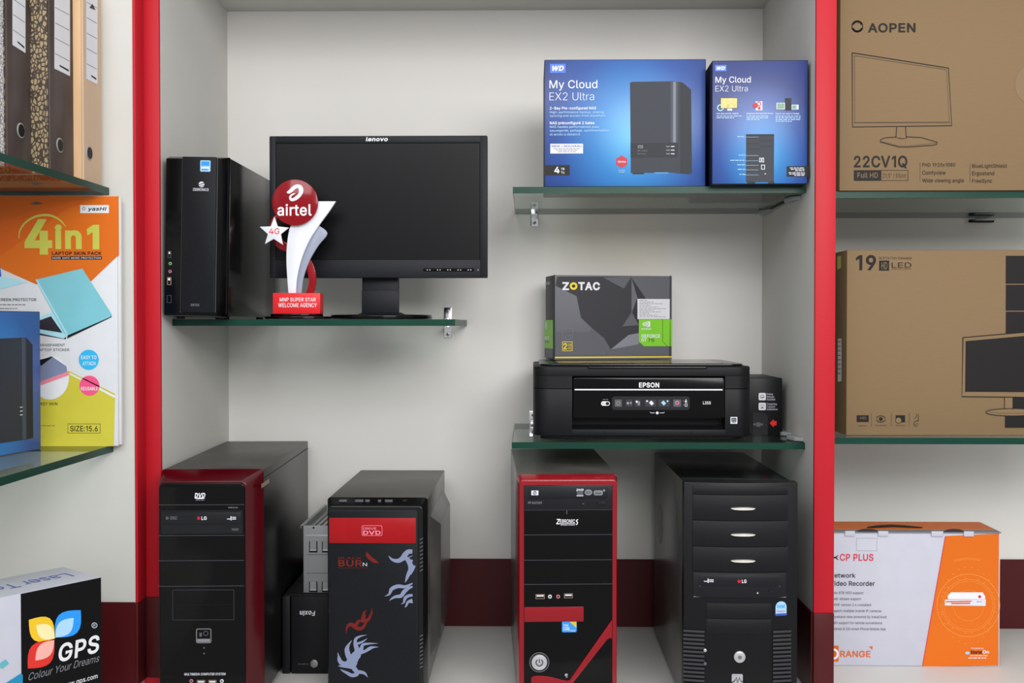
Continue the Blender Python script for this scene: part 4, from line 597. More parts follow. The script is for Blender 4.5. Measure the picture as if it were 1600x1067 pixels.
# ---------------------------------------------------------------- monitor
o = at(591, 434, 2.14)
t = Thing('monitor', 'black widescreen monitor on a round foot, behind the trophy', 'monitor', (o.x, 2.14, ZL + .0005))
S = t.S('front', 0)
x0_, z0_, x1_, z1_ = MB().uvrect(S, 421, 212, 761.5, 434)
sx0, sz0, sx1, sz1 = MB().uvrect(S, 431, 223.5, 749.5, 405.5)
q = MB(); q.box(x0_, sx0, 0, .022, z0_, z1_, 'bezel_black', .002).box(sx1, x1_, 0, .022, z0_, z1_, 'bezel_black', .002)
q.box(sx0 - .002, sx1 + .002, .0003, .022, sz1, z1_ , 'bezel_black', .0018).box(sx0 - .002, sx1 + .002, .0003, .022, z0_, sz0, 'bezel_black', .0018)
q.build('bezel', t.o)
MB().box(sx0 + .0002, sx1 - .0002, .003, .02, sz0 + .0002, sz1 - .0002, 'screen').build('screen', t.o)
MB().box(x0_ + .006, x1_ - .006, .0225, .035, z0_ + .004, z1_ - .004, 'matte_black', .003).pxz(rr(x0_ + .06, x1_ - .06, z0_ + .04, z1_ - .03, .03), .0352, .062, 'matte_black', 0).build('back_cover', t.o)
MB().text(S, 'lenovo', 571.8, 606, 220.4, 214.6, 'white', .0005, .04, .15).build('logo', t.o)
q = MB().rect(S, 661, 419.2, 741, 424, 'hole', .0003, 0, 2); q.build('button_slot', t.o)
for k in range(5):
    xx = 662.5 + k * 16
    MB().rect(S, xx, 419.8, xx + 13.5, 423.4, 'gloss_black', .0004, .0008, 1).rect(S, xx + 4.5, 421, xx + 6, 422.4, 'silver', .0016).rect(S, xx + 8.5, 421, xx + 10, 422.4, 'silver', .0016).build('button', t.o)
MB().disc(S, 747, 421.6, 1.2, 'print_grey', .0004, n=10).build('power_light', t.o)
nx0, nz0, nx1, nz1 = MB().uvrect(S, 562.5, 432, 620, 482)
MB().box(nx0, nx1, .026, .042, .013, nz1 + .02, 'bezel_black', .002).box(nx0 - .0006, nx1 + .0006, .0245, .027, .013, MB().uvrect(S,562,453,620,482)[3], 'bezel_black', .001).build('neck', t.o)
cy = .045
MB().pxy(ell((nx0+nx1)/2, cy, .105, .098, 56), 0, .0095, 'gloss_black', .003, 3).solid([(x, y, .0145) for x, y in ell((nx0+nx1)/2, cy, .040, .034)], [(x, y, .0092) for x, y in ell((nx0+nx1)/2, cy, .052, .05)], 'bezel_black').build('foot', t.o)
# ---------------------------------------------------------------- blue carton helper
def wd_carton(t, W_, D_, H_, front, side='wd_side'):
    m = MB(); m.box(0, W_, 0, D_, 0, H_, side, .0012)
    for f in m.bm.faces:
        f.normal_update()
        if f.normal.y < -.9 and f.calc_area() > W_*H_*.5: f.material_index = m.mi(front)
        elif f.normal.z > .9: f.material_index = m.mi('wd_navy')
    return m
glow = [(38, 54, 114), (34, 74, 146), (38, 118, 184), (72, 164, 214)]

o = at(850.4, 291, 2.036)
t = Thing('boxed_storage_drive', 'wide blue carton with a large drive unit picture, left of the narrow blue one', 'box', (o.x, 2.036, ZU + .0004))
W_ = at(1102.5, 291, 2.036).x - o.x; Hh = at(850, 93.6, 2.036).z - ZU
cc = t.S().m(985, 215); radial('glow_wide', cc, .20, glow, sz=.8)
m = wd_carton(t, W_, .17, Hh, 'glow_wide'); S = t.S()
def g1(x, y): return (790 + x / 3.678, 80 + y / 3.678)
def T1(st, x0, x1, b, c, mt='white', bold=0, sh=0, off=.0009): a_ = g1(x0, b); b_ = g1(x1, c); m.text(S, st, a_[0], b_[0], a_[1], b_[1], mt, off, bold, sh)
def R1(x0, y0, x1, y1, mt, off=.0004, r=0): a_ = g1(x0, y0); b_ = g1(x1, y1); m.rect(S, *a_, *b_, mt, off, 0, r)
R1(255, 73, 345, 125, 'wd_lightbox'); T1('WD', 268, 335, 112, 86, bold=.05, sh=.25)
T1('My Cloud', 252, 527, 213, 168, bold=.004); T1('EX2 Ultra', 252, 508, 283, 237, 'off_white', bold=-.012)
T1('2-Bay Pre-configured NAS', 254, 520, 335, 320, bold=.02)
T1('High-performance backup, sharing,', 254, 568, 357, 344, 'pale_blue_print'); T1('syncing and access from anywhere', 254, 572, 377, 364, 'pale_blue_print')
T1('NAS préconfiguré 2 baies', 254, 510, 420, 405, bold=.02); T1('NAS hautes performances pour', 254, 538, 441, 428, 'pale_blue_print')
T1('sauvegarde, partage, synchronisation', 254, 592, 462, 449, 'pale_blue_print'); T1('et accès à distance', 254, 428, 484, 471, 'pale_blue_print')
R1(257, 532, 445, 588, 'paper'); T1('NEW / NOUVEAU', 265, 438, 551, 540, 'sticker_navy', .01)
for k in range(3): a_ = g1(275 + 12*k, 560 + 9*k); b_ = g1(428 - 12*k, 0); m.scribble(S, a_[0], b_[0], a_[1], .9, 'print_grey', k, .0006)
R1(222, 655, 368, 713, 'dark'); T1('4', 280, 310, 700, 666, bold=.03); T1('TB', 318, 338, 683, 671, bold=.01); T1('To', 318, 338, 703, 691, bold=.01)
m.poly(S, [g1(667 + 36*math.sin(math.pi*k/3), 635 - 36*math.cos(math.pi*k/3)) for k in range(6)], 'lg_red', .0005); T1('WD Red', 645, 689, 640, 631, bold=.02); T1('NAS drives', 648, 686, 688, 681, 'pale_blue_print'); T1('inside', 652, 682, 698, 691, 'pale_blue_print')
m.poly(S, [g1(*p_) for p_ in [(715,180),(730,176),(960,173),(1003,176),(1003,703),(960,697),(720,700)]], 'wd_device', .0005)
m.poly(S, [g1(*p_) for p_ in [(1003,176),(1020,182),(1066,222),(1071,700),(1060,706),(1003,703)]], 'wd_device_dark', .0005)
R1(948, 176, 990, 525, 'wd_device_light', .0007); R1(962, 176, 978, 525, 'print_grey', .0008)
R1(718, 527, 990, 610, 'wd_device_dark', .0008)
R1(760, 541, 789, 558, 'print_grey', .001); T1('WD', 764, 785, 555, 545, 'dark', .02, .2, .0012); T1('My Cloud', 758, 812, 576, 568, 'print_grey', 0, 0, .0012); T1('EX2 Ultra', 758, 806, 594, 587, 'print_grey', 0, 0, .0012)
for k in range(3): R1(950, 546 + 21*k, 970, 550 + 21*k, 'white', .001); R1(922, 545 + 21*k, 944, 551 + 21*k, 'print_grey', .001)
R1(730, 700, 795, 707, 'wd_device_dark', .0006); R1(855, 697, 935, 703, 'sticker_blue', .0006)
m.build('carton', t.o)

o = at(1113, 291, 2.002)
t = Thing('boxed_storage_drive', 'narrow blue carton with three small pictures at its top, right of the wide one', 'box', (o.x - .001, 2.002, ZU + .0004), -.6)
W_ = .1795; Hh = at(1113, 95, 2.002).z - ZU
S = t.S(); cc = S.m(1190, 245); radial('glow_narrow', cc, .115, glow, sz=.8)
m = wd_carton(t, W_, .31, Hh, 'glow_narrow', 'wd_side')
def g1(x, y): return (1090 + x / 3.678, 80 + y / 3.678)
R1(100, 80, 165, 115, 'wd_lightbox'); T1('WD', 110, 158, 107, 90, bold=.05, sh=.25)
T1('My Cloud', 102, 305, 181, 147, bold=.004); T1('EX2 Ultra', 102, 287, 232, 198, 'off_white', bold=-.012)
R1(130, 268, 229, 330, 'dark'); R1(133, 270, 227, 328, 'photo_gold', .0006); a_ = g1(131, 325); m.ring(S, a_[0], a_[1], 4.5, 1.5, 'sticker_pale'); R1(172, 332, 198, 339, 'silver')
R1(333, 288, 372, 340, 'paper'); a_ = g1(332, 312); m.disc(S, a_[0], a_[1], 4.2, 'lg_red', .0007); a_ = g1(352, 303); m.ring(S, a_[0], a_[1], 3, 1.4, 'lg_red', .0008); a_ = g1(354, 328); m.disc(S, a_[0], a_[1], 2.2, 'lg_red', .0008)
R1(453, 297, 502, 333, 'off_white'); R1(457, 300, 498, 330, 'photo_green', .0006); R1(502, 270, 538, 340, 'wd_device_dark', .0007); R1(540, 308, 580, 335, 'off_white', .0006); R1(543, 311, 568, 331, 'photo_green', .0008); R1(446, 333, 508, 338, 'print_grey')
T1('Fast data transfer speeds', 109, 235, 362, 355, bold=.02); T1('Integrated WD Red NAS drives', 280, 433, 362, 355, bold=.02); T1('Easy to use, easy to manage', 447, 583, 362, 355, bold=.02)
for xx, ww, n in ((109, 150, 2), (281, 125, 3), (448, 143, 4)):
    for k in range(n): a_ = g1(xx, 373 + 10*k); m.scribble(S, a_[0], g1(xx + ww - (k == n-1)*50, 0)[0], a_[1], 1, 'pale_blue_print', k + xx)
R1(278, 477, 439, 752, 'wd_device'); R1(278, 477, 439, 487, 'wd_device_dark', .0006); R1(286, 750, 330, 760, 'wd_device_dark'); R1(405, 750, 442, 760, 'wd_device_dark')
for k in range(5): R1(283 + (k % 2)*76, 497 + 16*k, 356 + (k % 2)*76, 500 + 16*k, 'wd_device_dark', .0007)
for (a1, b1, a2, b2) in ((354,613,366,638), (369,613,381,638), (365,653,386,680)): p0, p1 = g1(a1, b1), g1(a2, b2); m.frame(S, p0[0], p0[1], p1[0], p1[1], .8, 'white', .0008)
R1(384, 703, 392, 707, 'white', .0008)
for yy, x0q, x1q in ((491,228,268), (597,236,272), (627,187,272), (653,228,272), (679,230,272), (708,240,275)):
    a_ = g1(x0q, yy); m.scribble(S, a_[0], g1(x1q, 0)[0], a_[1], 1, 'pale_blue_print', yy); p0 = g1(x1q, yy + 3); p1 = g1(350, yy + 3); m.line(S, [p0, p1], .35, 'pale_blue_print', .0008)
R1(512, 661, 640, 721, 'dark', .0006)
for k, (x0q, x1q) in enumerate(((530,617),(535,615),(560,612),(522,615),(526,617),(555,612))): a_ = g1(x0q, 671 + 8*k + (k > 2)*3); m.scribble(S, a_[0], g1(x1q, 0)[0], a_[1], 1, 'off_white', k + 9, .0009)
m.build('carton', t.o)

# ---------------------------------------------------------------- printer with ink tank
PY = 2.06
xa, xb = .007, .433
t = Thing('printer', 'black inkjet printer with glossy control panel, small grey carton standing on it', 'printer', (xa, PY, ZD + .0012))
W_ = xb - xa; S = t.S()
zt = S.m(1000, 572.5)[1]; zseam = S.m(1000, 607.8)[1]; zlow = S.m(1000, 681)[1]
gx0, gz0, gx1, gz1 = MB().uvrect(S, 894, 589, 1133, 671)
def plan(x0, x1, y0, y1, r): return rr(x0, x1, y0, y1, r, 8, (1, 1, 1, 1))
# body built around the front opening: a solid rear and two front shoulders, with sills above and below
m = MB()
m.pxy(plan(0, W_, .028, .295, .022), zlow, zseam, 'matte_black', .002)
Lp = [(gx0, 0), (gx0, .04), (.0, .04)] + [(.03 - .03*math.cos(a), .03 - .03*math.sin(a)) for a in [math.pi/2*k/8 for k in range(9)]]
m.pxy(Lp, zlow, zseam, 'matte_black', .0008)
m.pxy([(W_ - x, y) for x, y in [(W_ - gx1, 0), (W_ - gx1, .04), (0, .04)] + Lp[3:]], zlow, zseam, 'matte_black', .0008)
m.box(gx0 - .001, gx1 + .001, 0.0002, .04, zlow, gz0, 'matte_black', .0008)
m.build('lower_body', t.o)
m = MB(); full = plan(0, W_, 0, .295, .03)
m.pxy([(x, y) for x, y in full if True] , gz1 + .0005, zt, 'matte_black', .003, 3)
m.pxy(plan(0, W_, .03, .295, .02), zseam + .0012, gz1 + .002, 'matte_black')
m.pxy([(x, y) for x, y in Lp], zseam + .0012, gz1 + .002, 'matte_black')
m.pxy([(W_ - x, y) for x, y in [(W_ - gx1, 0), (W_ - gx1, .04), (0, .04)] + Lp[3:]], zseam + .0012, gz1 + .002, 'matte_black')
m.build('scanner_unit', t.o)
MB().pxy(plan(.012, W_ - .012, .012, .285, .03), zt, zt + .0045, 'semi_black', .0015).pxy(plan(.05, W_ - .05, .028, .262, .01), zt + .0045, zt + .0052, 'gloss_black').build('lid', t.o)
MB().pxy(plan(gx0 + .03, gx1 - .035, -.0035, .02, .004), zt - .004, zt - .0005, 'semi_black', .001).build('lid_lip', t.o)
MB().pxy(plan(.012, W_ - .016, .012, .28, .02), .0008, zlow - .0005, 'black_plastic', .001).build('base', t.o)
MB().box(gx0 + .002, gx1 - .002, .03, .04, gz0, gz1, 'hole').pyz([(.004, gz0 + .0005), (.036, gz0 + .0005), (.036, gz0 + .009)], gx0 + .001, gx1 - .001, 'matte_black').build('output_slot', t.o)
x0_, z0_, x1_, z1_ = MB().uvrect(S, 895.5, 590, 1132, 653.5)
MB().pxz(rr(x0_, x1_, z0_, z1_, .005), -.001, .028, 'gloss_black', .0012).build('control_panel', t.o)
P = t.S('front', -.0012)
m = MB().rect(P, 898, 607.8, 1129, 609.8, 'white', .0002); m.text(P, 'EPSON', 998.4, 1030, 605, 598, 'white', .0003, .035); m.text(P, 'L355', 1098.4, 1110.5, 631.6, 627.2, 'white', .0003, .02)
m.rect(P, 939.3, 627, 952.8, 633.8, 'white', .0002, 0, 3); m.rect(P, 946.5, 628, 951.8, 632.8, 'dark', .0004, 0, 2); m.text(P, 'Wi-Fi', 941, 946, 632, 629, 'dark', .0005); m.scribble(P, 942, 950, 624, .9, 'print_grey', 3)
m.line(P, [(1016, 643.5), (1017, 645), (1023, 645)], .8, 'off_white', .0003); m.line(P, [(1031, 645), (1037, 645), (1038, 643.5)], .8, 'off_white', .0003); m.disc(P, 1027, 645, 2.2, 'white', .0003, n=14)
m.build('panel_lettering', t.o)
MB().rect(P, 956.2, 619.3, 1077.6, 640.4, 'drive_black', .0002, .0004, 4).build('button_strip', t.o)
for (b0, b1, ic) in ((960.4,971.4,0), (978,988,1), (991.6,1001,2), (1007.6,1025.3,3), (1028.3,1046.4,4), (1052,1064,5)):
    m = MB().rect(P, b0, 624.2, b1, 635.4, 'mid_grey' if ic < 1 or ic > 4 else 'zt_dark', .0007, .0005, 1)
    c_ = (b0 + b1) / 2
    if ic == 0: m.ring(P, c_, 630, 2.6, 1, 'usb_gold', .0014)
    elif ic == 1: m.text(P, 'Wi-Fi', b0 + 1, b1 - 1, 631.5, 628, 'off_white', .0014)
    elif ic == 2: m.rect(P, c_, 627, c_ + 3.5, 633, 'print_grey', .0014); m.disc(P, c_ - 1.5, 627.5, 1.8, 'off_white', .0015, n=10)
    elif ic in (3, 4):
        mt = 'off_white' if ic == 3 else 'sticker_pale'; k_ = 1 if ic == 3 else -1
        m.poly(P, [(c_ - 3.5 + k_, 629), (c_ + k_, 625.6), (c_ + 4.2 + k_, 630), (c_ + .7 + k_, 633.6)], mt, .0014); m.disc(P, c_ - 5.5*k_, 626.6, 1.5, mt, .0014, n=10)
    else: m.disc(P, c_, 629.2, 3.2, 'jack_pink', .0014, n=18); m.disc(P, c_, 629.2, 1.2, 'dark', .0016, n=10)
    m.build('control_button', t.o)
m = MB().disc(P, 1071.7, 627.2, 1.7, 'white', .0008, n=12); m.poly(P, [(1070.1, 626.6), (1071.7, 623.4), (1073.3, 626.6)], 'white', .0008); m.frame(P, 1070, 630.3, 1073.8, 635, .7, 'off_white', .0008)
m.rect(P, 1067.3, 626, 1069, 627, 'print_grey', .0008).rect(P, 1067.3, 632, 1069, 633, 'print_grey', .0008).build('indicator_light', t.o)
MB().rect(S, 1141.3, 651.4, 1152, 662, 'off_white', .0005).rect(S, 1142.8, 653, 1150.5, 658.5, 'text_dark', .0008).text(S, 'star', 1143.5, 1150, 656.8, 654.6, 'off_white', .001).rect(S, 1143.5, 659.4, 1149.5, 660.4, 'text_dark', .0008).build('energy_sticker', t.o, 'small square white sticker')
MB().rect(S, 846, 681.4, 1168, 682.2, 'hole', .0002).rect(S, 945, 673, 945.5, 687.5, 'hole', .0003).rect(S, 1080, 673, 1080.5, 681, 'hole', .0003).build('panel_seam', t.o)
# ink tank unit, clipped to the right flank
TY = .098
St = t.S('front', TY)
tx1 = St.m(1222.4, 640)[0]; tz1 = St.m(1200, 590.6)[1]
MB().box(W_ + .0005, tx1, TY, .27, .0005, tz1, 'black_plastic', .002).build('ink_tank', t.o)
m = MB().poly(St, [(1176, 645), (1193, 645), (1197, 646.5), (1199.2, 651), (1199.2, 680), (1176, 680)], 'drive_black', .0004, .0015); m.build('tank_cover', t.o)
m = MB()
for y0 in (613.8, 629.2):
    m.rect(St, 1185.3, y0, 1196.6, y0 + 11.5, 'white', .0004, .0003, 2)
m.ring(St, 1191, 620, 3, .9, 'print_grey', .001, 0, 180); m.rect(St, 1188.3, 620, 1193.7, 622, 'print_grey', .001); m.ring(St, 1191, 635, 3, .9, 'print_grey', .001, 0, 180); m.poly(St, [(1187.5, 638.2), (1191, 634.6), (1194.5, 638.2)], 'print_grey', .001)
for k, (st, x1q) in enumerate((('Printing', 1207.5), ('Nettoyage', 1209.5), ('Autotest', 1211))): m.text(St, st, 1198, x1q, 617.2 + 4.1*k, 614.2 + 4.1*k, 'off_white', .0006)
for k, (st, x1q) in enumerate((('Transporting', 1213.5), ('Transport', 1211), ('Aufbewahren', 1215))): m.text(St, st, 1198, x1q, 632.6 + 4.1*k, 629.6 + 4.1*k, 'off_white', .0006)
m.build('tank_label', t.o)
MB().poly(St, [(1202.5, 661), (1208.6, 654.9), (1209.4, 657.6), (1213.2, 657.6), (1213.2, 664.6), (1209.4, 664.6), (1208.6, 667.6)], 'sign_red', .0005, .0004).build('arrow', t.o)
Sk = t.S('front', TY - .002)
MB().rect(Sk, 1176.3, 661.3, 1192, 664.6, 'mid_grey', .0004, .002, 1).rect(Sk, 1181, 659.6, 1187.5, 666.6, 'mid_grey', .0004, .003, 1).build('transport_knob', t.o)

# ---------------------------------------------------------------- graphics card carton
ztop = ZD + .0012 + zt + .0052
o = at(866, 559, 2.27)
t = Thing('graphics_card_box', 'grey and green carton with yellow edge, standing on the printer', 'box', (o.x, 2.262, ztop + .0004), 12)
S = t.S(); W_ = S.m(1050, 500)[0]; Hh = (S.m(866, 429.5)[1]); D_ = .084
def g3(*pts): return [(790 + x / 5.517, 410 + y / 5.517) for x, y in pts]
def T3(st, x0, x1, b, c, mt, bold=0, sh=0, SS=None, off=.0014): a_, b_ = g3((x0, b), (x1, c)); m.text(SS or S, st, a_[0], b_[0], a_[1], b_[1], mt, off, bold, sh)
def R3(x0, y0, x1, y1, mt, off=.0006, SS=None): a_, b_ = g3((x0, y0), (x1, y1)); m.rect(SS or S, *a_, *b_, mt, off)
m = MB(); m.box(0, W_, 0, D_, 0, Hh, 'zt_grey', .001)
for f in m.bm.faces:
    f.normal_update()
    if f.normal.z > .9: f.material_index = m.mi('zt_yellow')
    if f.normal.x < -.9: f.material_index = m.mi('zt_dark')
m.poly(S, g3((445,122),(1085,122),(1085,430),(1005,552),(1148,540),(1148,605),(1060,625),(905,750),(848,655),(745,567),(650,475),(612,290),(430,200)), 'zt_dark', .0004)
m.poly(S, g3((1085,122),(1020,225),(840,130)), 'zt_mid', .0007); m.poly(S, g3((1085,130),(1210,315),(1140,315)), 'zt_darker', .0005)
m.poly(S, g3((1090,430),(1130,315),(1148,500),(1148,540)), 'zt_darker', .0007); m.poly(S, g3((1085,432),(1148,540),(1005,552)), 'zt_mid', .0009)
m.poly(S, g3((745,567),(850,655),(905,750),(870,800),(865,760),(722,600)), 'zt_mid', .0008); m.poly(S, g3((905,750),(1148,705),(1148,610),(1060,625)), 'zt_light', .0006)
m.poly(S, g3((905,755),(1400,720),(1400,800),(1150,800)), 'zt_mid', .0004); m.poly(S, g3((430,600),(722,600),(865,760),(865,800),(430,800)), 'zt_mid', .0006)
m.poly(S, g3((1090,125),(1400,125),(1400,310),(1210,310)), 'zt_mid', .0004)
R3(418, 105, 424, 822, 'dark', .0010); R3(1414, 112, 1421, 812, 'dark', .0010); R3(424, 811, 1432, 822, 'zt_yellow', .0010)
T3('Z', 488, 545, 235, 174, 'white', .05); T3('TAC', 625, 812, 235, 174, 'white', .05)
a_ = g3((585, 204))[0]; m.ring(S, a_[0], a_[1], 4.3, 3.2, 'zt_yellow', .0012)
m.poly(S, g3((1148,490),(1437,490),(1435,722),(1190,722),(1148,684)), 'zt_green', .0010); m.line(S, g3((1352,490),(1352,680),(1392,722)), .7, 'zt_green_dark', .0012)
m.poly(S, g3((1210,508),(1245,508),(1245,555),(1210,555)), 'white', .0013); m.poly(S, g3((1176,530),(1195,512),(1210,512),(1210,552),(1192,550)), 'white', .0013); a_ = g3((1210, 530))[0]; m.ring(S, a_[0], a_[1], 3.4, .8, 'zt_green', .0016); m.ring(S, a_[0], a_[1], 1.5, .7, 'zt_green', .0016)
T3('NVIDIA', 1170, 1255, 580, 567, 'white', .03); T3('GEFORCE', 1168, 1330, 648, 621, 'white', .03); T3('GT', 1168, 1212, 683, 656, 'white', .03); T3('710', 1228, 1280, 683, 656, 'zt_green_dark', .03)
a_, b_ = g3((487, 682), (575, 763)); m.frame(S, *a_, *b_, .8, 'zt_yellow', .001); T3('2', 497, 527, 748, 697, 'zt_yellow', .03); T3('GB', 532, 566, 720, 700, 'zt_yellow'); R3(532, 727, 566, 748, 'zt_yellow')
m.line(S, g3((487,572),(575,572),(575,648),(531,662),(487,648),(487,572)), .6, 'print_grey', .001); T3('COMPACT', 496, 566, 604, 588, 'print_grey'); T3('DESIGN', 500, 562, 640, 622, 'print_grey')
SL = t.S('left', 0)
R3(337, 497, 410, 740, 'zt_green', .0005, SL); R3(337, 740, 410, 820, 'zt_mid', .0005, SL); T3('ZOTAC', 342, 385, 192, 168, 'off_white', .03, 0, SL, .0007); T3('N', 345, 358, 572, 515, 'white', .05, 0, SL, .0007); T3('GT', 341, 380, 668, 640, 'white', .03, 0, SL, .0007); T3('710', 341, 375, 695, 673, 'zt_green_dark', .03, 0, SL, .0007); T3('GEFORCE', 345, 385, 778, 765, 'print_grey', 0, 0, SL, .0007)
m.build('carton', t.o)
m = MB(); R3(1135, 315, 1413, 488, 'paper', .0015)
for k in range(11): a_ = g3((1150, 328 + 14*k))[0]; b_ = g3((1215 + (k*67 % 170), 0))[0]; m.scribble(S, a_[0], b_[0], a_[1], .6, 'text_grey', k, .0018)
m.build('price_label', t.o, 'white paper sticker of small print')
# ---------------------------------------------------------------- computer towers on the base board
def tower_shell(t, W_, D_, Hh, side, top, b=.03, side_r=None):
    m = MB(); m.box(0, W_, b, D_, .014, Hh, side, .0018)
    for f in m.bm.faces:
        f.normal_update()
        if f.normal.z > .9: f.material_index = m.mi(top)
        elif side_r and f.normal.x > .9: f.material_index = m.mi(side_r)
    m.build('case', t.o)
    for sx in (.028, W_ - .028):
        for sy in (.06, D_ - .05): MB().cyl((sx, sy, .0005), .014, 'z', .0138, 'dark', 18, .001).build('foot', t.o)

# --- left tower: dark red gloss surround
o = at(244, 738, 1.872); oz = o.z
t = Thing('tower_computer', 'tall black tower computer with dark red glossy surround, leftmost on the base', 'computer', (o.x, 1.872, 0), 2.2)
W_, D_, Hh = .184, .505, oz
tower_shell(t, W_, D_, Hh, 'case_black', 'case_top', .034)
S = t.S('front', 0); e_ = S.m
# surround: rounded outline, flanks slanting back on the right and on top
bx1 = e_(383.5, 900)[0]; bz1 = e_(310, 754.5)[1]
A = rr(.004, bx1 + .003, .012, bz1 + .003, .012, 5, (0, 0, 1, 1)); Bk = rr(0, W_, .010, Hh + .001, .006, 5, (0, 0, 1, 1))
MB().solid([(x, 0, z) for x, z in A], [(x, .034, z) for x, z in Bk], 'dark_red_gloss', .0012, 2, True).build('surround', t.o)
A = rr(.006, bx1, .014, bz1, .011, 6, (0, 0, 1, 1))
MB().pxz(A, -.004, .002, 'gloss_black', .0015).build('front_panel', t.o)
P = t.S('front', -.0042)
m = MB(); m.text(P, 'DVD', 304, 321, 777, 770.5, 'white', .0004, .05, .2); m.disc(P, 312.3, 778.4, 8, 'white', .0004, n=20, ry=1.1); m.scribble(P, 306, 319, 781.3, .9, 'print_grey', 2)
m.build('disc_logo', t.o); MB().text(P, 'MEDIA', 357, 372, 794, 791.8, 'print_grey', .0004, .01).build('lettering', t.o)
x0_, z0_, x1_, z1_ = MB().uvrect(P, 252, 797, 382, 833.5)
d_ = MB().flat(P, rr(x0_, min(x1_, bx1 - .003), z0_, z1_, .001), 'drive_black', .0002, .0012); d_ = d_.build('optical_drive', t.o)
P2 = t.S('front', -.0057)
m = MB().rect(P2, 254, 800, 377, 818.5, 'drive_black', .0002, .0015, 0, .0004); m.build('drive_tray', d_)
P3 = t.S('front', -.0075)
m = MB().text(P3, 'M-DISC', 259.4, 277, 811.6, 806.8, 'print_grey', .0003).build('drive_marking', d_); MB().disc(P3, 310.4, 809.4, 2.7, 'lg_red', .0003, n=16).text(P3, 'LG', 314.8, 323, 812, 807, 'white', .0003, .03).build('drive_marking', d_); m = MB(); drive_logo(m, P3, 355, 809.4, 14); m.build('drive_marking', d_)
MB().rect(P2, 362, 825, 373, 829, 'seam', .0002, .0006, 1).build('eject_button', d_)
for k, (y, name) in enumerate(((788.5, 0), (836.5, 1), (875.7, 1), (915.5, 1))):
    MB().rect(P, 247.5, y - .45, 381.5, y + .45, 'seam', .0003).build('bay_seam', t.o)
MB().frame(P, 269.8, 921.3, 365.8, 968.6, .6, 'seam', .0003).rect(P, 269.8, 944, 365.8, 944.5, 'drive_black', .0003).build('floppy_cover', t.o)
MB().rect(P, 306.6, 981.5, 330.6, 1004.5, 'steel', .0003, .001, 3).rect(P, 308.2, 983, 329, 1003, 'gloss_black', .0014, .0004, 2).rect(P, 308.6, 997.5, 328.6, 1002.6, 'print_grey', .0020).ring(P, 322, 989, 3.4, 1, 'mid_grey', .0021).rect(P, 312, 988, 316, 994, 'mid_grey', .0021).build('power_button', t.o, 'square chrome button')
MB().disc(P, 319, 1012, 1.4, 'mid_grey', .0004, n=10).build('indicator_light', t.o); MB().disc(P, 319, 1020.8, 1.4, 'mid_grey', .0004, n=10).build('indicator_light', t.o)
MB().text(P, 'MULTIMEDIA COMPUTER SYSTEM', 288, 352.5, 1054.8, 1051.2, 'off_white', .0004, .02, .1).build('lettering', t.o)
ports_jack(P, t.o, 299.3, 1063.4, 2.8, 'jack_pink'); ports_jack(P, t.o, 347, 1063.6, 2.8, 'off_white'); port_usb(P, t.o, 308, 1062, 321, 1070); port_usb(P, t.o, 326, 1062, 338.5, 1070)
SR = t.S('right', W_)
MB().rect(SR, 408, 752, 420.5, 758.6, 'usb_gold', .0003).build('seal_sticker', t.o, 'tiny tan sticker on the side')
MB().box(W_ - .0002, W_ + .0006, .036, D_ - .003, Hh - .0165, Hh - .0155, 'hole').build('side_seam', t.o)

# --- black uninterruptible supply standing upside down, and grey metal drive cage on it
o = at(440.5, 1057, 2.072)
t = Thing('power_supply_unit', 'small dusty black power backup unit upside down between two towers', 'power backup unit', (o.x + .001, 2.072, .0005), .8)
uH = at(440, 931, 2.072).z; uW = .1045
MB().box(0, uW, .012, .31, 0, uH, 'case_side_dust_sheen' if False else 'matte_black', .003).build('housing', t.o)
S = t.S(); ux = S.m(454, 1000)[0]
MB().box(0, ux - .001, -.001, .013, .001, uH - .001, 'matte_black', .002).box(ux + .001, uW, -.001, .013, .001, uH - .002, 'matte_black', .0025).build('front_panel', t.o)
P = t.S('front', -.0012); MB().text(P, 'Foxin', 468.5, 492.5, 961.5, 954.5, 'white', .0004, .03, .12, flip=True).build('logo', t.o)
MB().disc(P, 491, 1036.5, 6.3, 'steel', .0003, .002, 20, bev=.0008).build('power_button', t.o, 'grey round button'); MB().scribble(P, 466, 482, 1037.3, 1.3, 'mid_grey', 8).build('lettering', t.o)
o2 = at(474.5, 928, 2.096)
t = Thing('drive_cage', 'grey sheet metal drive cage with open top, standing on the black power unit', 'metal cage', (o2.x, 2.096, uH + .001))
cw, cdp = .068, .24; ch = at(475, 822, 2.096).z - uH
MB().box(0, .0012, 0, cdp, 0, ch, 'dull_steel').box(-.0055, .0005, 0, cdp, ch, ch + .0012, 'dull_steel').box(-.0055, -.0045, 0, cdp, ch - .005, ch, 'dull_steel').build('left_side', t.o)
MB().box(cw - .0012, cw, 0, cdp, 0, ch, 'dull_steel').box(cw, cw + .005, 0, cdp, ch - .001, ch, 'dull_steel').build('right_side', t.o)
MB().box(.0012, cw - .0012, 0.001, cdp, 0, .0012, 'dull_steel').box(.0012, cw - .0012, 0.001, cdp, ch - .014, ch - .012, 'dull_steel').box(.0012, cw - .0012, cdp - .0012, cdp, .0012, ch - .014, 'dull_steel').build('tray', t.o)
for k in range(5): MB().box(.008 + .011*k, .012 + .011*k, .02, cdp - .03, ch - .012, ch - .0085, 'steel', .0005).build('tray_rib', t.o)
S = t.S()
MB().box(0, cw, -.001, .0005, 0, ch + .0006, 'dull_steel', .0004).build('front_plate', t.o)
P = t.S('front', -.0011)
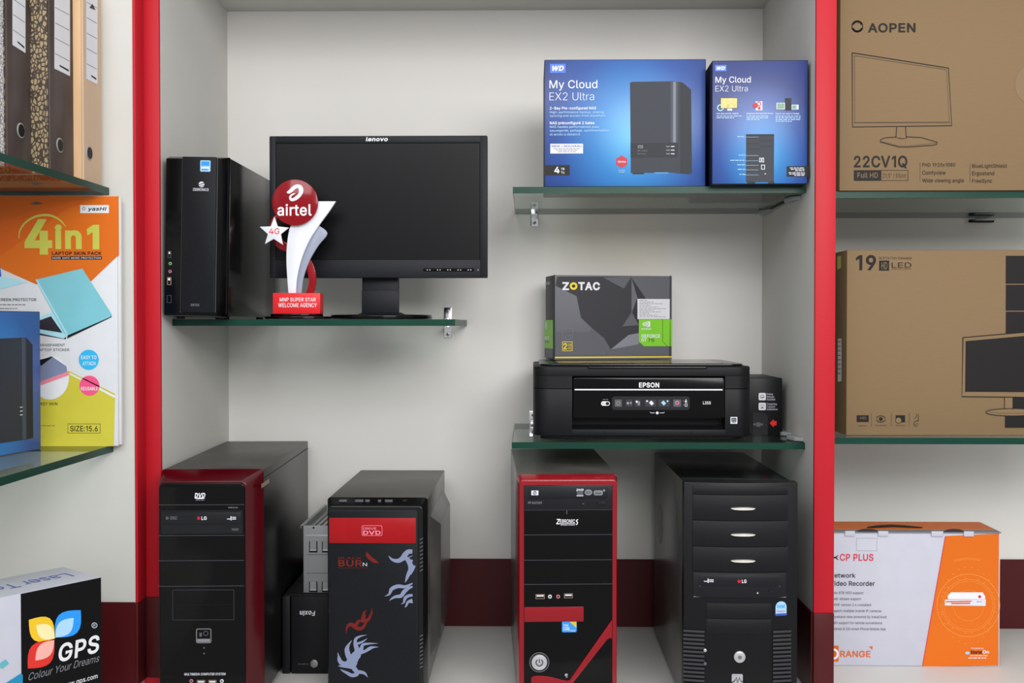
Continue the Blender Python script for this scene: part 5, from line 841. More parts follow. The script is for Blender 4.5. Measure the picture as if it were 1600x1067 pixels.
for (y0, y1) in ((845.5, 863), (908.5, 925)):
    for x0q in (483, 503): MB().rect(P, x0q, y0, x0q + 13, y1, 'dark', .0002).rect(P, x0q + 1.6, y0, x0q + 11.4, y1 - 2.6, 'dull_steel', .0004, .0012).rect(P, x0q + 1.6, y1 - 5, x0q + 11.4, y1 - 3, 'silver', .002).build('spring_tab', t.o)
MB().rect(P, 478, 835, 512, 837.6, 'silver', .0002, .0006).build('pressing', t.o); MB().rect(P, 479, 895, 512, 895.7, 'mid_grey', .0002).build('pressing', t.o); MB().rect(P, 479, 866, 512, 866.7, 'mid_grey', .0002).build('pressing', t.o); MB().disc(P, 490, 824.5, 1.6, 'dark', .0002, n=10).build('pressing', t.o)

# --- second tower: black with red band and flame print
o = at(507, 783, 1.945)
t = Thing('tower_computer', 'shorter black tower computer with a red band and flame graphics on its front', 'computer', (o.x, 1.945, 0))
W_ = at(666, 783, 1.945).x - o.x; Hh = o.z; D_ = .42
tower_shell(t, W_, D_, Hh, 'case_side_dust_sheen', 'case_top', .03)
S = t.S()
A = rr(.006, W_ - .006, .012, Hh - .009, .008, 5); Bk = rr(0, W_, .008, Hh + .0025, .006, 5)
MB().solid([(x, 0, z) for x, z in A], [(x, .03, z) for x, z in Bk], 'semi_black', .002, 3, True).build('front_bezel', t.o)
x0_, z0_, x1_, z1_ = MB().uvrect(S, 513.5, 796, 653.5, 1085)
MB().pxz(rr(x0_, x1_, z0_, z1_, .006), -.0025, .002, 'charcoal_panel', .0012).build('front_panel', t.o)
P = t.S('front', -.0026)
MB().rect(P, 514.5, 809, 649.8, 848.5, 'red_band', .0002, .0008, 0, .0003).build('drive_cover', t.o, 'bright red drive flap')
P2 = t.S('front', -.0037); a_, b_, c_, d_ = MB().uvrect(P2, 565.3, 820.8, 597.3, 837)
m = MB(); pts = rr(a_, c_, b_, d_, .003, 4); n_ = len(pts); cxm, czm = (a_+c_)/2, (b_+d_)/2
for k in range(n_):
    p0, p1 = pts[k], pts[(k+1) % n_]; i0 = (cxm + (p0[0]-cxm)*.96, czm + (p0[1]-czm)*.92); i1 = (cxm + (p1[0]-cxm)*.96, czm + (p1[1]-czm)*.92)
    m.flat(P2, [p0, p1, i1, i0], 'badge_pink', .0003)
m.text(P2, 'DRIVE', 567.5, 588, 827.4, 823.8, 'badge_pink', .0003, .01).text(P2, 'DVD', 567.5, 594.8, 835, 829.2, 'badge_pink', .0003, .03).build('drive_badge', t.o)
m = MB().text(P, 'BUR', 528.7, 566, 884.4, 875.2, 'flame_red', .0004, .03).text(P, 'N', 567, 573.5, 884.4, 879, 'off_white', .0004, -.01).text(P, 'BLACK', 529, 565, 873.6, 870, 'flame_red', .0004, 0).poly(P, [(572.5,861.5),(579,868),(593,879.5),(584,879.5),(576,874),(571.5,868)], 'flame_red', .0004).line(P, [(529, 887), (575, 887)], .5, 'flame_red'); m.build('logo', t.o)
def c3(pts): return [(430 + x / 3.075, 720 + y / 3.075, w_ / 3.075) for x, y, w_ in pts]
q1, q2, q3 = [], [], []; m = MB()
for st in ([(545,456,2),(562,474,12),(590,480,20),(612,468,24),(625,450,26),(640,436,22),(659,436,20)],
           [(612,470,16),(632,470,20),(648,495,24),(652,520,24),(640,545,18),(632,565,12),(624,584,2)],
           [(660,455,2),(640,466,6),(648,478,12),(660,482,14)], [(660,500,30),(655,520,26),(650,545,8)],
           [(526,650,1),(548,640,10),(560,615,18),(590,602,18),(625,604,14),(660,588,6)],
           [(548,672,1),(562,660,9),(580,652,14),(605,648,18),(620,628,20),(640,612,14),(660,604,8)],
           [(604,688,1),(618,680,8),(624,660,14),(640,648,14),(660,645,12)], [(622,704,1),(630,695,9),(638,678,12),(660,672,22)]):
    m.stroke(P, c3(st), 'flame_grey', collect=q1)
for st in ([(300,920,1),(308,945,10),(318,968,20),(340,975,24),(360,960,28),(350,930,26),(345,905,22),(352,885,12),(368,862,2)],
           [(350,950,24),(375,940,30),(395,915,28),(385,880,18),(388,855,14),(410,842,8),(440,836,1)],
           [(385,880,12),(400,876,12),(420,868,9),(443,852,1)], [(375,930,20),(410,912,20),(420,885,14),(445,878,10),(494,876,1)],
           [(400,925,16),(430,915,14),(455,900,16),(470,895,10),(497,894,1)], [(360,950,20),(395,945,18),(408,935,8),(412,930,1)],
           [(350,960,26),(385,960,22),(398,945,10),(410,930,1)], [(302,985,1),(320,985,12),(350,985,22),(372,985,26),(385,965,24)],
           [(312,1000,1),(325,1008,8),(345,1018,14),(370,1030,18),(395,1020,20),(375,990,22)], [(372,990,20),(392,1012,20),(415,1015,16),(432,1022,12),(445,1040,1)], [(304,925,1),(303,955,8),(315,975,12)]):
    m.stroke(P, c3(st), 'flame_grey', collect=q2)
for st in ([(342,832,1),(345,800,10),(362,785,18),(385,790,16),(400,770,14),(408,762,1)], [(362,785,10),(390,802,18),(415,805,16),(432,785,12),(440,770,8),(462,735,10),(465,708,1)], [(415,775,16),(425,748,18),(428,728,10),(440,715,1)], [(425,770,20),(450,760,14),(463,735,1)]):
    m.stroke(P, c3(st), 'flame_red', collect=q3)
for q_, mt in ((q1, 'flame_grey'), (q2, 'flame_grey'), (q3, 'flame_red')): MB().tris(P, union(q_), mt, .0004).build('flame_decal', t.o)
Sb = t.S('front', .0)
m = MB()
for y0 in (840, 991):
    for k in range(9): yy = y0 + 6.1*k; m.poly(Sb, [(656, yy + 2.4), (661, yy), (661, yy + 1.6), (656, yy + 4)], 'mid_grey', .0002)
m.build('vent_slots', t.o)
m = MB()
for (x0q, x1q, k) in ((528, 540, 'silver'), (553, 566, 'usb_gold'), (569, 576, 'jack_green'), (589, 594, 'jack_pink'), (600, 612, 'usb_gold'), (628, 634, 'dark')):
    z = Hh - .0005; a_ = S.m(x0q, 783)[0]; b_ = S.m(x1q, 783)[0]; MB().box(a_, b_, .011, .016, z - .003, z + .0012, 'mid_grey' if k != 'dark' else 'dark', .0005).build('top_port' if k != 'silver' else 'power_button', t.o)
m.bm.free()
# raised side panel on the right flank
zc0, zc1 = .05, Hh - .045
MB().solid([(W_ + .017, .12, zc0 + .03), (W_ + .017, .36, zc0 + .03), (W_ + .017, .36, zc1 - .02), (W_ + .017, .12, zc1 - .02)], [(W_ - .001, .075, zc0), (W_ - .001, .395, zc0), (W_ - .001, .395, zc1 + .005), (W_ - .001, .075, zc1 + .005)], 'case_side_dust_sheen', .0015).build('side_bulge', t.o)

# --- third tower: bright red frame
o = at(808.5, 745, 1.905)
t = Thing('tower_computer', 'black tower computer with bright red frame, red diagonal and round silver button', 'computer', (o.x, 1.905, 0), 2.6)
W_ = .184; D_ = .43; Hh = o.z
tower_shell(t, W_, D_, Hh, 'case_side_dust_sheen', 'case_top', .026, 'case_black')  # left flank greyer than the right, reflected wall light in its colour
S = t.S()
A = rr(.0035, W_ - .0035, .012, Hh - .005, .008, 6); Bk = rr(0, W_, .009, Hh + .001, .009, 6)
MB().solid([(x, 0, z) for x, z in A], [(x, .026, z) for x, z in Bk], 'red_gloss', .003, 4, True).build('frame', t.o)
x0_, z0_, x1_, z1_ = MB().uvrect(S, 818.8, 757.8, 956.8, 1092)
MB().box(x0_, x1_, -.002, .003, z0_, z1_, 'gloss_black', .0004).build('front_panel', t.o)
P = t.S('front', -.0021)
d_ = MB().rect(P, 819, 758.5, 956.6, 796, 'drive_black', .0002, .0015, 0, .0004).build('optical_drive', t.o)
P2 = t.S('front', -.0040)
MB().rect(P2, 827, 762, 948.5, 778.2, 'bezel_black', .0001, .0018, 0, .0005).build('drive_tray', d_)
P3 = t.S('front', -.0060)
m = MB().rect(P3, 830.2, 766.4, 841.2, 773.6, 'off_white', .0002).disc(P3, 835.7, 770, 3, 'mid_grey', .0004, n=18).text(P3, 'hp', 833.8, 837.8, 771.5, 768, 'off_white', .0006, .02, .2)
m.text(P3, 'DVD', 900.7, 911.8, 767, 763.8, 'off_white', .0002, .04, .2).rect(P3, 901.5, 768.6, 911, 769.6, 'print_grey', .0002).rect(P3, 901.5, 771, 911, 772.4, 'print_grey', .0002).rect(P3, 901, 773.8, 911.4, 775, 'off_white', .0002)
m.disc(P3, 919.4, 769.2, 6, 'print_grey', .0002, n=22, ry=4.6).text(P3, 'DVD', 915.5, 923, 771, 767.6, 'drive_black', .0004, .02).rect(P3, 927.5, 766, 942, 773.8, 'print_grey', .0002, 0, 3).text(P3, 'disc', 929.5, 940, 772, 768.4, 'drive_black', .0004, .02).disc(P3, 943.8, 766.2, 1.8, 'print_grey', .0002, n=10)
m.build('drive_marking', d_)
MB().text(P2, 'HP dvd1260', 825, 846.5, 787.2, 783.4, 'print_grey', .0004, .01).build('drive_lettering', d_)
MB().rect(P2, 933.3, 783.6, 946.3, 788.8, 'bezel_black', .0002, .0012, 1, .0003).frame(P2, 933.3, 783.6, 946.3, 788.8, .5, 'hole', .0003).build('eject_button', d_); MB().disc(P2, 911.6, 787, 1.6, 'mid_grey', .0003, n=10, ry=.8).build('drive_light', d_)
for y in (796.6, 835.3, 874.8, 912.6): MB().rect(P, 819, y - .4, 956.6, y + .4, 'seam', .0003).build('bay_seam', t.o)
m = MB().text(P, 'Z', 869, 875, 818.6, 811, 'white', .0004, .03, .15).text(P, 'EBRONIC', 874.6, 898.5, 816.8, 811.4, 'white', .0004, .012, .1).stroke(P, [(903.5,811.5,1),(900.6,813,1.4),(902.4,817,1.6),(900,820,1)], 'white').line(P, [(872, 818.3), (899, 817.8)], .7, 'white').text(P, 'Always Ahead', 876, 898, 820.8, 818.9, 'off_white', .0004, .01).rect(P, 885, 797.5, 886.2, 803, 'mid_grey', .0004)
m.build('logo', t.o)
port_usb(P, t.o, 836.8, 928, 851, 935.4); port_usb(P, t.o, 881.3, 927, 894.8, 934.2); ports_jack(P, t.o, 859.2, 931.7, 2.9, 'off_white'); ports_jack(P, t.o, 872, 931.7, 2.9, 'jack_pink')
MB().rect(P, 819.2, 948, 911.8, 971, 'red_gloss', .0002, .0012, 0, .0003).build('red_strip', t.o, 'glossy red strip')
m = MB().rect(P, 878, 970.8, 901, 987.6, 'sticker_blue', .0003, .0003, 2); m.poly(P, [(890, 971.2), (900.6, 971.2), (900.6, 981)], 'sticker_gold', .0008); m.text(P, 'intel', 880.5, 888, 978.4, 974.5, 'white', .0009, .01).text(P, 'CORE', 880, 890, 984.5, 979.8, 'white', .0009, .02).text(P, 'inside', 891, 898.5, 986, 983.5, 'white', .0009).build('processor_sticker', t.o)
MB().disc(P, 842.6, 1034, 16, 'dark', .0002, .002, 36, bev=.0006).ring(P, 842.6, 1034, 15, 1, 'steel', .0023).disc(P, 842.6, 1034, 12.6, 'silver', .0022, .0014, 32, bev=.0006).ring(P, 842.6, 1034, 5.2, 1.5, 'text_dark', .0040, 125, 415).rect(P, 841.9, 1028.5, 843.3, 1034.5, 'text_dark', .0040).build('power_button', t.o, 'round silver button')
def c5(*pts): return [(780 + x / 5.705, 880 + y / 5.705) for x, y in pts]
m = MB().poly(P, c5((1005,500),(1005,672),(985,664),(960,680),(655,1067),(560,1180),(300,1180),(284,1060),(285,1018),(300,1006),(340,1001),(420,1005),(490,1018),(560,1038),(610,1046),(630,1035)), 'red_gloss', .0002, .0012, .0004).build('diagonal_strip', t.o)
MB().disc(P, 884.8, 1054.5, 2.4, 'silver', .0004, n=10).rect(P, 884, 1055, 886.8, 1058.5, 'print_grey', .0004).build('indicator_light', t.o)

mat('chrome_handle', (225, 222, 212), .3, .35)
# --- fourth tower: plain black with three chrome handles
o = at(1067.5, 752, 1.905)
t = Thing('tower_computer', 'plain black tower computer with three thin chrome handles, beside the right wall', 'computer', (o.x, 1.905, 0))
W_ = at(1238.5, 752, 1.905).x - o.x; Hh = o.z; D_ = .44
tower_shell(t, W_, D_, Hh, 'case_side_dust_sheen', 'semi_black', .012, 'case_black')
S = t.S()
# bowed bezel: its face swells forward in the middle
m = MB(); nseg = 14; xe = W_ + .006
def bow(x): return -.012 - .012 * (1 - ((x - xe/2) / (xe/2)) ** 2)
ring_ = [(x, bow(x)) for x in [xe * k / nseg for k in range(nseg + 1)]] + [(xe, .012), (0, .012)]
m.pxy(ring_, .010, Hh + .001, 'black_plastic', .002).build('front_bezel', t.o, None, None, True)
class BowSurf(Surf):
    """the bowed front: positions are read on the mean plane, depth follows the bow"""
    def P(s, u, v, off=0): return Vector((u, bow(min(max(u, 0), xe)) - off, v))
P = BowSurf(t.M, 'front', -.021); P.P = BowSurf.P.__get__(P)
def bowrect(x0, y0, x1, y1, mt, th, name, parent, n=12, off=.0003, bv=0, label=None):
    u0, v0, u1, v1 = MB().uvrect(P, x0, y0, x1, y1)
    us = [u0 + (u1-u0)*k/n for k in range(n + 1)]
    pts = [(u, bow(u) - off - th) for u in us] + [(u, bow(u) - off) for u in us[::-1]]
    return MB().pxy(pts, v0, v1, mt, bv).build(name, parent, label, None, True)
for y0, y1 in ((760, 772.3), (773.3, 812.7), (813.7, 853.3), (854.3, 892.5)):
    c = bowrect(1083, y0, 1232, y1, 'matte_black', .0022, 'bay_cover', t.o, bv=.0005)
    if y0 > 770:
        yc = {773.3: 793.6, 813.7: 834.3, 854.3: 875}[y0]
        m = MB(); uc, vc = P.m(1160, yc); uw = P.m(1179, yc)[0] - uc; vh = .0022
        pts = [(uc + uw*math.cos(a), vc + vh*math.sin(a)) for a in [2*math.pi*k/28 for k in range(28)]]
        yb = bow(uc) - .0024
        m.solid([(x, yb - .006 if abs(x-uc) < uw*.85 else yb - .002, z) for x, z in pts], [(x, yb + .001, z) for x, z in pts], 'chrome_handle').build('handle', c, 'bright chrome lens shaped grip', None, True)
d_ = bowrect(1084, 895, 1228.5, 933, 'drive_black', .0016, 'optical_drive', t.o, bv=.0004)
bowrect(1092.5, 898, 1219.5, 915, 'drive_black', .0026, 'drive_tray', d_, bv=.0005)
m = MB(); m.rect(P, 1092.5, 915.4, 1219.5, 916.2, 'mid_grey', .0024).rect(P, 1084, 932.4, 1228.5, 933.6, 'print_grey', .0024)
m.disc(P, 1153.6, 906.6, 2.9, 'lg_red', .0048, n=16).text(P, 'LG', 1157.8, 1165, 909, 904, 'white', .0048, .03); m.build('drive_marking', d_); m = MB(); n0 = 0; drive_logo(m, P, 1099.5, 906.5, 15); m.bm.verts.ensure_lookup_table()
for v in m.bm.verts[n0:]: v.co.y -= .0030
m.build('drive_marking', d_)
bowrect(1201, 921, 1209, 925, 'bezel_black', .0028, 'eject_button', d_, 4); m = MB().disc(P, 1183, 925.5, 1.5, 'silver', .0022, n=10).build('drive_light', d_)
for y0, y1 in ((942, 965.5), (966.8, 990.5)): bowrect(1104, y0, 1205, y1, 'matte_black', .0009, 'floppy_cover', t.o, bv=.0003)
m = MB().rect(P, 1212, 946, 1229.8, 962.5, 'sticker_pale', .0006, 0, 2).disc(P, 1220.9, 947.5, 8.6, 'sticker_pale', .0007, n=24, ry=7.6).text(P, 'intel', 1214.5, 1227.5, 950.4, 944.6, 'sticker_blue', .0010, .02).text(P, 'Pentium', 1214, 1228, 957, 953.6, 'orange_dark', .0010, .01).rect(P, 1212.4, 958.8, 1229.4, 962.4, 'sticker_navy', .0010); m.build('processor_sticker', t.o)
for k in range(14):
    y = 985.6 + 6.4*k
    for (x0q, x1q) in ((1068.5, 1100.5), (1207.5, 1237)): bowrect(x0q, y, x1q, y + 3.3, 'rib_edge', .0028, 'vent_rib', t.o, 5, bv=.0006)
u_, v_ = P.m(1154.5, 1024.5); MB().cyl((u_, bow(u_) - .006, v_), .0105, 'y', .006, 'silver', 32, .002).cyl((u_, bow(u_) - .0063, v_), .0035, 'y', .0005, 'steel', 18).build('power_button', t.o, 'round silver button')
for yq, mt in ((1015.5, 'silver'), (1036.5, 'mid_grey')):
    u_, v_ = P.m(1101.5, yq); MB().cyl((u_, bow(u_) - .005, v_), .003, 'y', .005, mt, 16, .001).build('small_button', t.o)
m = MB().rect(P, 1142.8, 1052, 1160, 1073, 'silver', .0005, 0, 2); m.line(P, [(1142, 1066), (1147, 1063), (1150, 1057), (1151.5, 1066), (1155, 1058), (1158, 1064), (1164, 1063)], 1.5, 'dark', .0009); m.build('maker_badge', t.o)
SL = t.S('left', 0)
MB().poly(SL, [(1029,784),(1030.4,789),(1033,792),(1034.3,800),(1033.8,820),(1034.4,835),(1033,847),(1031.5,850),(1030,843),(1027.6,838),(1028.2,828),(1026.6,815),(1027,800)], 'case_black', .0003).build('worn_patch', t.o, 'dark patch of peeled paint')
# ---------------------------------------------------------------- right bay: monitor cartons
def carton(m, W_, D_, Hh, front='carton_brown', side='carton_brown_side', bev=.0018):
    m.box(0, W_, 0, D_, 0, Hh, side, bev)
    for f in m.bm.faces:
        f.normal_update()
        if f.normal.y < -.9: f.material_index = m.mi(front)
    return m
o = at(1311.5, 299, 2.024)
t = Thing('monitor_carton', 'brown cardboard carton with an outline drawing of a monitor, top right', 'box', (o.x, 2.024, H + .2544), 0)
S = t.S(); m = carton(MB(), .56, .13, .41)
def g(x, y): return (1290 + x / 3.335, y / 3.335)
def TT(st, x0, x1, b, c, mt='ink', bold=0, sh=0, off=.0007): a_ = g(x0, b); b_ = g(x1, c); m.text(S, st, a_[0], b_[0], a_[1], b_[1], mt, off, bold, sh)
def LL(pts, w_, mt='ink', off=.0005, close=True):
    q = [g(*p_) for p_ in pts]; q = q + [q[0]] if close else q; m.line(S, q, w_, mt, off)
a_ = g(165, 138); m.ring(S, a_[0], a_[1], 7.6, 3.4, 'ink', .0005, 20, 160); m.ring(S, a_[0], a_[1], 7.6, 3.4, 'ink', .0005, 200, 340); m.ring(S, a_[0], a_[1], 8.4, 1.6, 'ink', .0005)
TT('AOPEN', 220, 468, 167, 123, bold=.03)
LL([(138,275),(640,355),(657,655),(140,662)], 1.6); LL([(150,290),(630,364),(645,636),(152,638)], .7, 'ink_soft'); LL([(146,640),(655,640)], .5, 'ink_soft', close=False)
LL([(370,662),(366,716),(392,722),(420,722),(416,660)], 1.3, close=False); LL([(366,714),(310,718),(285,728),(285,740),(380,766),(425,767),(560,757),(580,752),(582,742),(500,717),(420,713)], 1.3, close=False); LL([(285,736),(380,760),(430,761),(580,745)], .5, 'ink_soft', close=False)
TT('22CV1Q', 147, 425, 870, 814, bold=.025)
a_ = g(147, 887); b_ = g(290, 942); m.rect(S, *a_, *b_, 'ink', .0005); TT('Full HD', 165, 272, 926, 900, 'carton_brown', .01, off=.0009)
c_ = g(430, 942); m.frame(S, a_[0], a_[1], c_[0], c_[1], .7, 'ink', .0006); TT('21.5" / 55cm', 297, 417, 926, 904, 'ink_soft')
for st, x0, x1, b, c in (('FHD 1920x1080',503,675,868,850),('Comfyview',503,625,910,890),('Wide viewing angle',503,720,950,931),('BlueLightShield',763,942,874,855),('Ergostand',763,878,913,893),('FreeSync',763,868,952,933)): TT(st, x0, x1, b, c, 'ink', .005)
LL([(492,848),(492,944)], .5, 'ink_soft', close=False); LL([(752,852),(752,950)], .5, 'ink_soft', close=False)
a_ = g(1100, 440); m.disc(S, a_[0], a_[1], 34, 'carton_shade', .0004, n=36); m.build('carton', t.o)
MB().box(.001, .559, .055, .075, .4102, .4106, 'carton_shade').build('packing_tape', t.o)

o = at(1322, 682, 2.068)
t = Thing('monitor_carton', 'brown cardboard carton with black printed monitor, lower shelf of the right bay', 'box', (o.x, 2.068, H - .2161), .8)
S = t.S(); Hh = at(1322, 390.5, 2.068).z - (H - .2161); m = carton(MB(), .50, .13, Hh)
def g(x, y): return (1290 + x / 2.541, 300 + y / 2.541)
def RR(x0, y0, x1, y1, mt, off=.0005): a_ = g(x0, y0); b_ = g(x1, y1); m.rect(S, *a_, *b_, mt, off)
TT('19', 120, 200, 308, 253, bold=.03); TT('18.5"/47cm Viewable', 210, 342, 267, 257, 'ink_soft'); RR(212, 272, 252, 312, 'ink'); TT('HD', 221, 244, 306, 279, 'carton_brown', .01, off=.0009)
TT('LED', 262, 340, 300, 280, bold=0.0); TT('BACKLIGHT', 263, 340, 307, 303)
RR(715, 253, 1130, 364, 'ink'); RR(715, 368, 1130, 471, 'ink'); RR(715, 475, 1130, 600, 'ink')
RR(712, 815, 1130, 936, 'ink', .0005)
m.poly(S, [g(545,578), g(1300,512), g(1300,820), g(541,812)], 'carton_brown', .0008); LL([(545,578),(1300,512),(1300,820),(541,812)], 1.5, 'ink', .0010); m.poly(S, [g(555,592), g(1285,527), g(1285,797), g(553,793)], 'ink', .0010)
RR(710, 816, 742, 870, 'carton_brown', .0008); LL([(710,815),(710,862)], .9, off=.001, close=False); LL([(742,815),(742,866)], .6, off=.001, close=False)
a_ = g(740, 874); m.disc(S, a_[0], a_[1], 41, 'carton_brown', .0009, n=40, ry=5.8); m.ring(S, a_[0], a_[1], 41, 1.2, 'ink', .0011, n=48, sq=5.8/41); m.ring(S, a_[0], a_[1] - 2, 38, .5, 'ink_soft', .0012, 180, 360, sq=.1)
RR(123, 886, 171, 913, 'ink'); TT('HD', 137, 160, 902, 892, 'carton_brown', off=.0009); TT('Resolution', 131, 163, 930, 925, 'ink_soft')
a_ = g(219, 901); m.disc(S, a_[0], a_[1], 3, 'ink', .0005, n=16); m.ring(S, a_[0], a_[1] + 3, 8, 1.2, 'ink', .0005, 30, 150); m.ring(S, a_[0], a_[1] - 3, 8, 1.2, 'ink', .0005, 210, 330); TT('Eye protect', 197, 242, 928, 923, 'ink_soft')
RR(278, 886, 315, 914, 'ink'); a_ = g(289, 906); m.disc(S, a_[0], a_[1], 4.6, 'carton_brown', .0008, n=18); m.ring(S, a_[0], a_[1], 4.6, .7, 'ink', .001); TT('Flicker free', 278, 314, 928, 923, 'ink_soft')
for xx in (182, 261, 332): LL([(xx, 877), (xx, 930)], .5, 'ink_soft', close=False)
TT('TILT', 347, 368, 931, 919, 'ink'); LL([(350,915),(366,905)], 1, 'ink', close=False); LL([(368,912),(368,880)], .8, 'ink', close=False); LL([(352,900),(362,890),(360,880)], .8, 'ink', close=False)
m.build('carton', t.o)
SL = t.S('left', 0)
q = MB(); a_, b_ = g(50, 582), g(64, 752); 
q.poly(SL, [g(49,582), g(64,582), g(64,750), g(49,754)], 'paper', .0004)
for k in range(8): q.poly(SL, [g(50,592+18*k), g(60,592+18*k), g(60,596+18*k), g(50,596+18*k)], 'text_grey', .0006)
q.build('shipping_label', t.o, 'white paper label on the side'); MB().poly(SL, [g(47,256), g(62,252), g(62,300), g(47,310)], 'lime_print', .0004).build('seal_sticker', t.o, 'yellow sticker on the side')

# ---------------------------------------------------------------- white and orange recorder carton
o = at(1561.5, 1040, 2.142)
W_ = o.x - .578
t = Thing('recorder_carton', 'white and orange carton with carry handle on the base of the right bay', 'box', (.578, 2.142, .0005), 0)
S = t.S(); Hh = S.m(1450, 833)[1]; D_ = .10
m = MB(); m.box(0, W_, 0, D_, 0, Hh, 'carton_white', .001)
for f in m.bm.faces:
    f.normal_update()
    if f.normal.x > .9: f.material_index = m.mi('orange_print')
def g(x, y): return (1260 + x / 3.853, 790 + y / 3.853)
bot = S.m(1450, 1040)[1]
m.poly(S, [g(838,182), g(1159,168), g(1155,962), g(700,968)], 'orange_print', .0004); m.line(S, [g(836,184), g(698,966)], 1.2, 'cp_red', .0006)
def TG(st, x0, x1, b, c, mt='text_dark', bold=0, sh=0, off=.0009): a_ = g(x0, b); b_ = g(x1, c); m.text(S, st, a_[0], b_[0], a_[1], b_[1], mt, off, bold, sh)
TG('CP PLUS', 201, 403, 330, 291, 'cp_red', .02)
m.line(S, [g(148,296), g(192,326)], 1.3, 'ink'); m.line(S, [g(148,328), g(192,298)], 1.3, 'ink'); m.line(S, [g(150,312), g(188,312)], 1, 'ink')
TG('Network', 141, 295, 432, 406, bold=.015); TG('Video Recorder', 143, 411, 481, 454, bold=.015)
for k, (st, x1q) in enumerate((('Upto 8TB HDD support',343),('Multi-stream support',329),('ONVIF version 2.4 compliant',390),('Support multiple brands IP cameras',451),('Anywhere view powered by InstaCloud',481),('CMS support for remote surveillance',455),('Android & iOS smart Phone Mobile App',477))):
    TG(st, 148, x1q, 531 + 36.2*k, 516 + 36.2*k, 'text_grey', .003); a_ = g(140, 524 + 36.2*k); m.disc(S, a_[0], a_[1], .9, 'text_grey', .0006, n=8)
a_, b_ = g(112, 842), g(193, 938); m.rect(S, *a_, *b_, 'orange_dark', .0005); a_ = g(165, 892); m.ring(S, a_[0], a_[1], 6, 3.2, 'white', .0008, sq=1.15); TG('RANGE', 203, 385, 910, 874, 'orange_dark', .02); m.poly(S, [g(376,848), g(398,846), g(397,868)], 'orange_dark', .0006)
c0 = g(975, 600)
for r_, w_ in ((49, .5), (41, .35), (38, .3), (24, .3)): m.ring(S, c0[0], c0[1], r_, w_, 'orange_line', .0006, 0, 360, 48)
for r_, a0, a1 in ((72, 55, 108), (60, 120, 150), (60, 300, 330), (74, 40, 50), (66, 195, 240), (58, 20, 60), (70, 255, 285)):
    if a1 < 110 and r_ >= 72: m.ring(S, c0[0], c0[1], min(r_, 92), .35, 'orange_line', .0006, 75, 108)
    elif r_ <= 48: m.ring(S, c0[0], c0[1], r_, .35, 'orange_line', .0006, a0, a1)
for k in range(26):
    a = 2*math.pi*k/26; x_, y_ = c0[0] + 45*math.cos(a), c0[1] - 45*math.sin(a)
    if k % 3: m.line(S, [(c0[0] + 41*math.cos(a), c0[1] - 41*math.sin(a)), (c0[0] + 45*math.cos(a), c0[1] - 45*math.sin(a))], .4, 'orange_line', .0006)
    if c0[0] + 53*math.cos(a) < 1558: m.disc(S, c0[0] + (53 if c0[0]-53*abs(math.cos(a)) > 1455 else 40)*math.cos(a)*.8, c0[1] - 60*math.sin(a), .7, 'orange_line', .0006, n=6)
m.poly(S, [g(850,540), g(870,521), g(1060,521), g(1075,545), g(1075,562), g(850,562)], 'white', .0008); m.poly(S, [g(833,565), g(1080,563), g(1078,603), g(833,600)], 'off_white', .0009); m.poly(S, [g(838,574), g(1000,571), g(985,579), g(838,581)], 'orange_dark', .0011); m.poly(S, [g(870,584), g(985,583), g(985,591), g(870,592)], 'orange_dark', .0011)
a_ = g(1042, 547); m.disc(S, a_[0], a_[1], 2.4, 'cp_red', .0011, n=14); m.scribble(S, g(1025,0)[0], g(1052,0)[0], g(0,577)[1], 1.2, 'print_grey', 4, .0011)
TG('Powered by', 992, 1066, 862, 852, 'white', .0, off=.0008); TG('Smarter', 988, 1058, 890, 871, 'maroon_laminate', .05); TG('On', 1060, 1098, 889, 870, 'white', .03); a_ = g(969, 886); m.disc(S, a_[0], a_[1], 3.6, 'sticker_pale', .0008, n=16, ry=2.4)
m.scribble(S, g(985,0)[0], g(1092,0)[0], g(0,902)[1], 1.1, 'white', 5, .0008); m.scribble(S, g(975,0)[0], g(1082,0)[0], g(0,916)[1], 1.3, 'white', 6, .0008)
m.build('carton', t.o)
# lid: top board with folded front edge, tabs and a carry handle
ll = MB().solid([(-.001,-.002,Hh+.0006),(W_+.001,-.002,Hh+.0006),(W_+.001,D_,Hh+.0015),(-.001,D_,Hh+.0015)], [(-.001,-.002,Hh+.0028),(W_+.001,-.002,Hh+.0028),(W_+.001,D_,Hh+.0045),(-.001,D_,Hh+.0045)], 'zt_light')
ST = t.S('top', Hh + .0045)
lid = ll.build('lid', t.o)
q = MB(); q.solid([(0, .022, Hh+.0040),(W_-.002, .022, Hh+.0040),(W_-.002, D_-.002, Hh+.0050),(0, D_-.002, Hh+.0050)], [(0, .022, Hh+.0030),(W_-.002, .022, Hh+.0030),(W_-.002, D_-.002, Hh+.0040),(0, D_-.002, Hh+.0040)], 'orange_print'); q.build('lid_print', lid)
x0q, x1q = S.m(1362, 825)[0], S.m(1450, 825)[0]
hp = [(x0q, .03), (x0q + .03, .05), ((x0q+x1q)/2, .058), (x1q - .03, .05), (x1q, .03), (x1q - .035, .036), ((x0q+x1q)/2, .042), (x0q + .035, .036)]
MB().pxy(hp, Hh + .0046, Hh + .0068, 'dark').build('carry_handle', lid)
for x0q, x1q in ((230, 290), (430, 490), (750, 820), (945, 1005)):
    a_, b_ = S.m(*g(x0q, 190))[0], S.m(*g(x1q, 190))[0]; MB().box(a_, b_, -.003, -.0005, Hh - .006, Hh + .0045, 'carton_white', .0005).build('locking_tab', lid)
MB().frame(S, *g(300, 195), *g(425, 272), .4, 'print_grey', .0004).build('tear_flap', t.o)
m = MB()
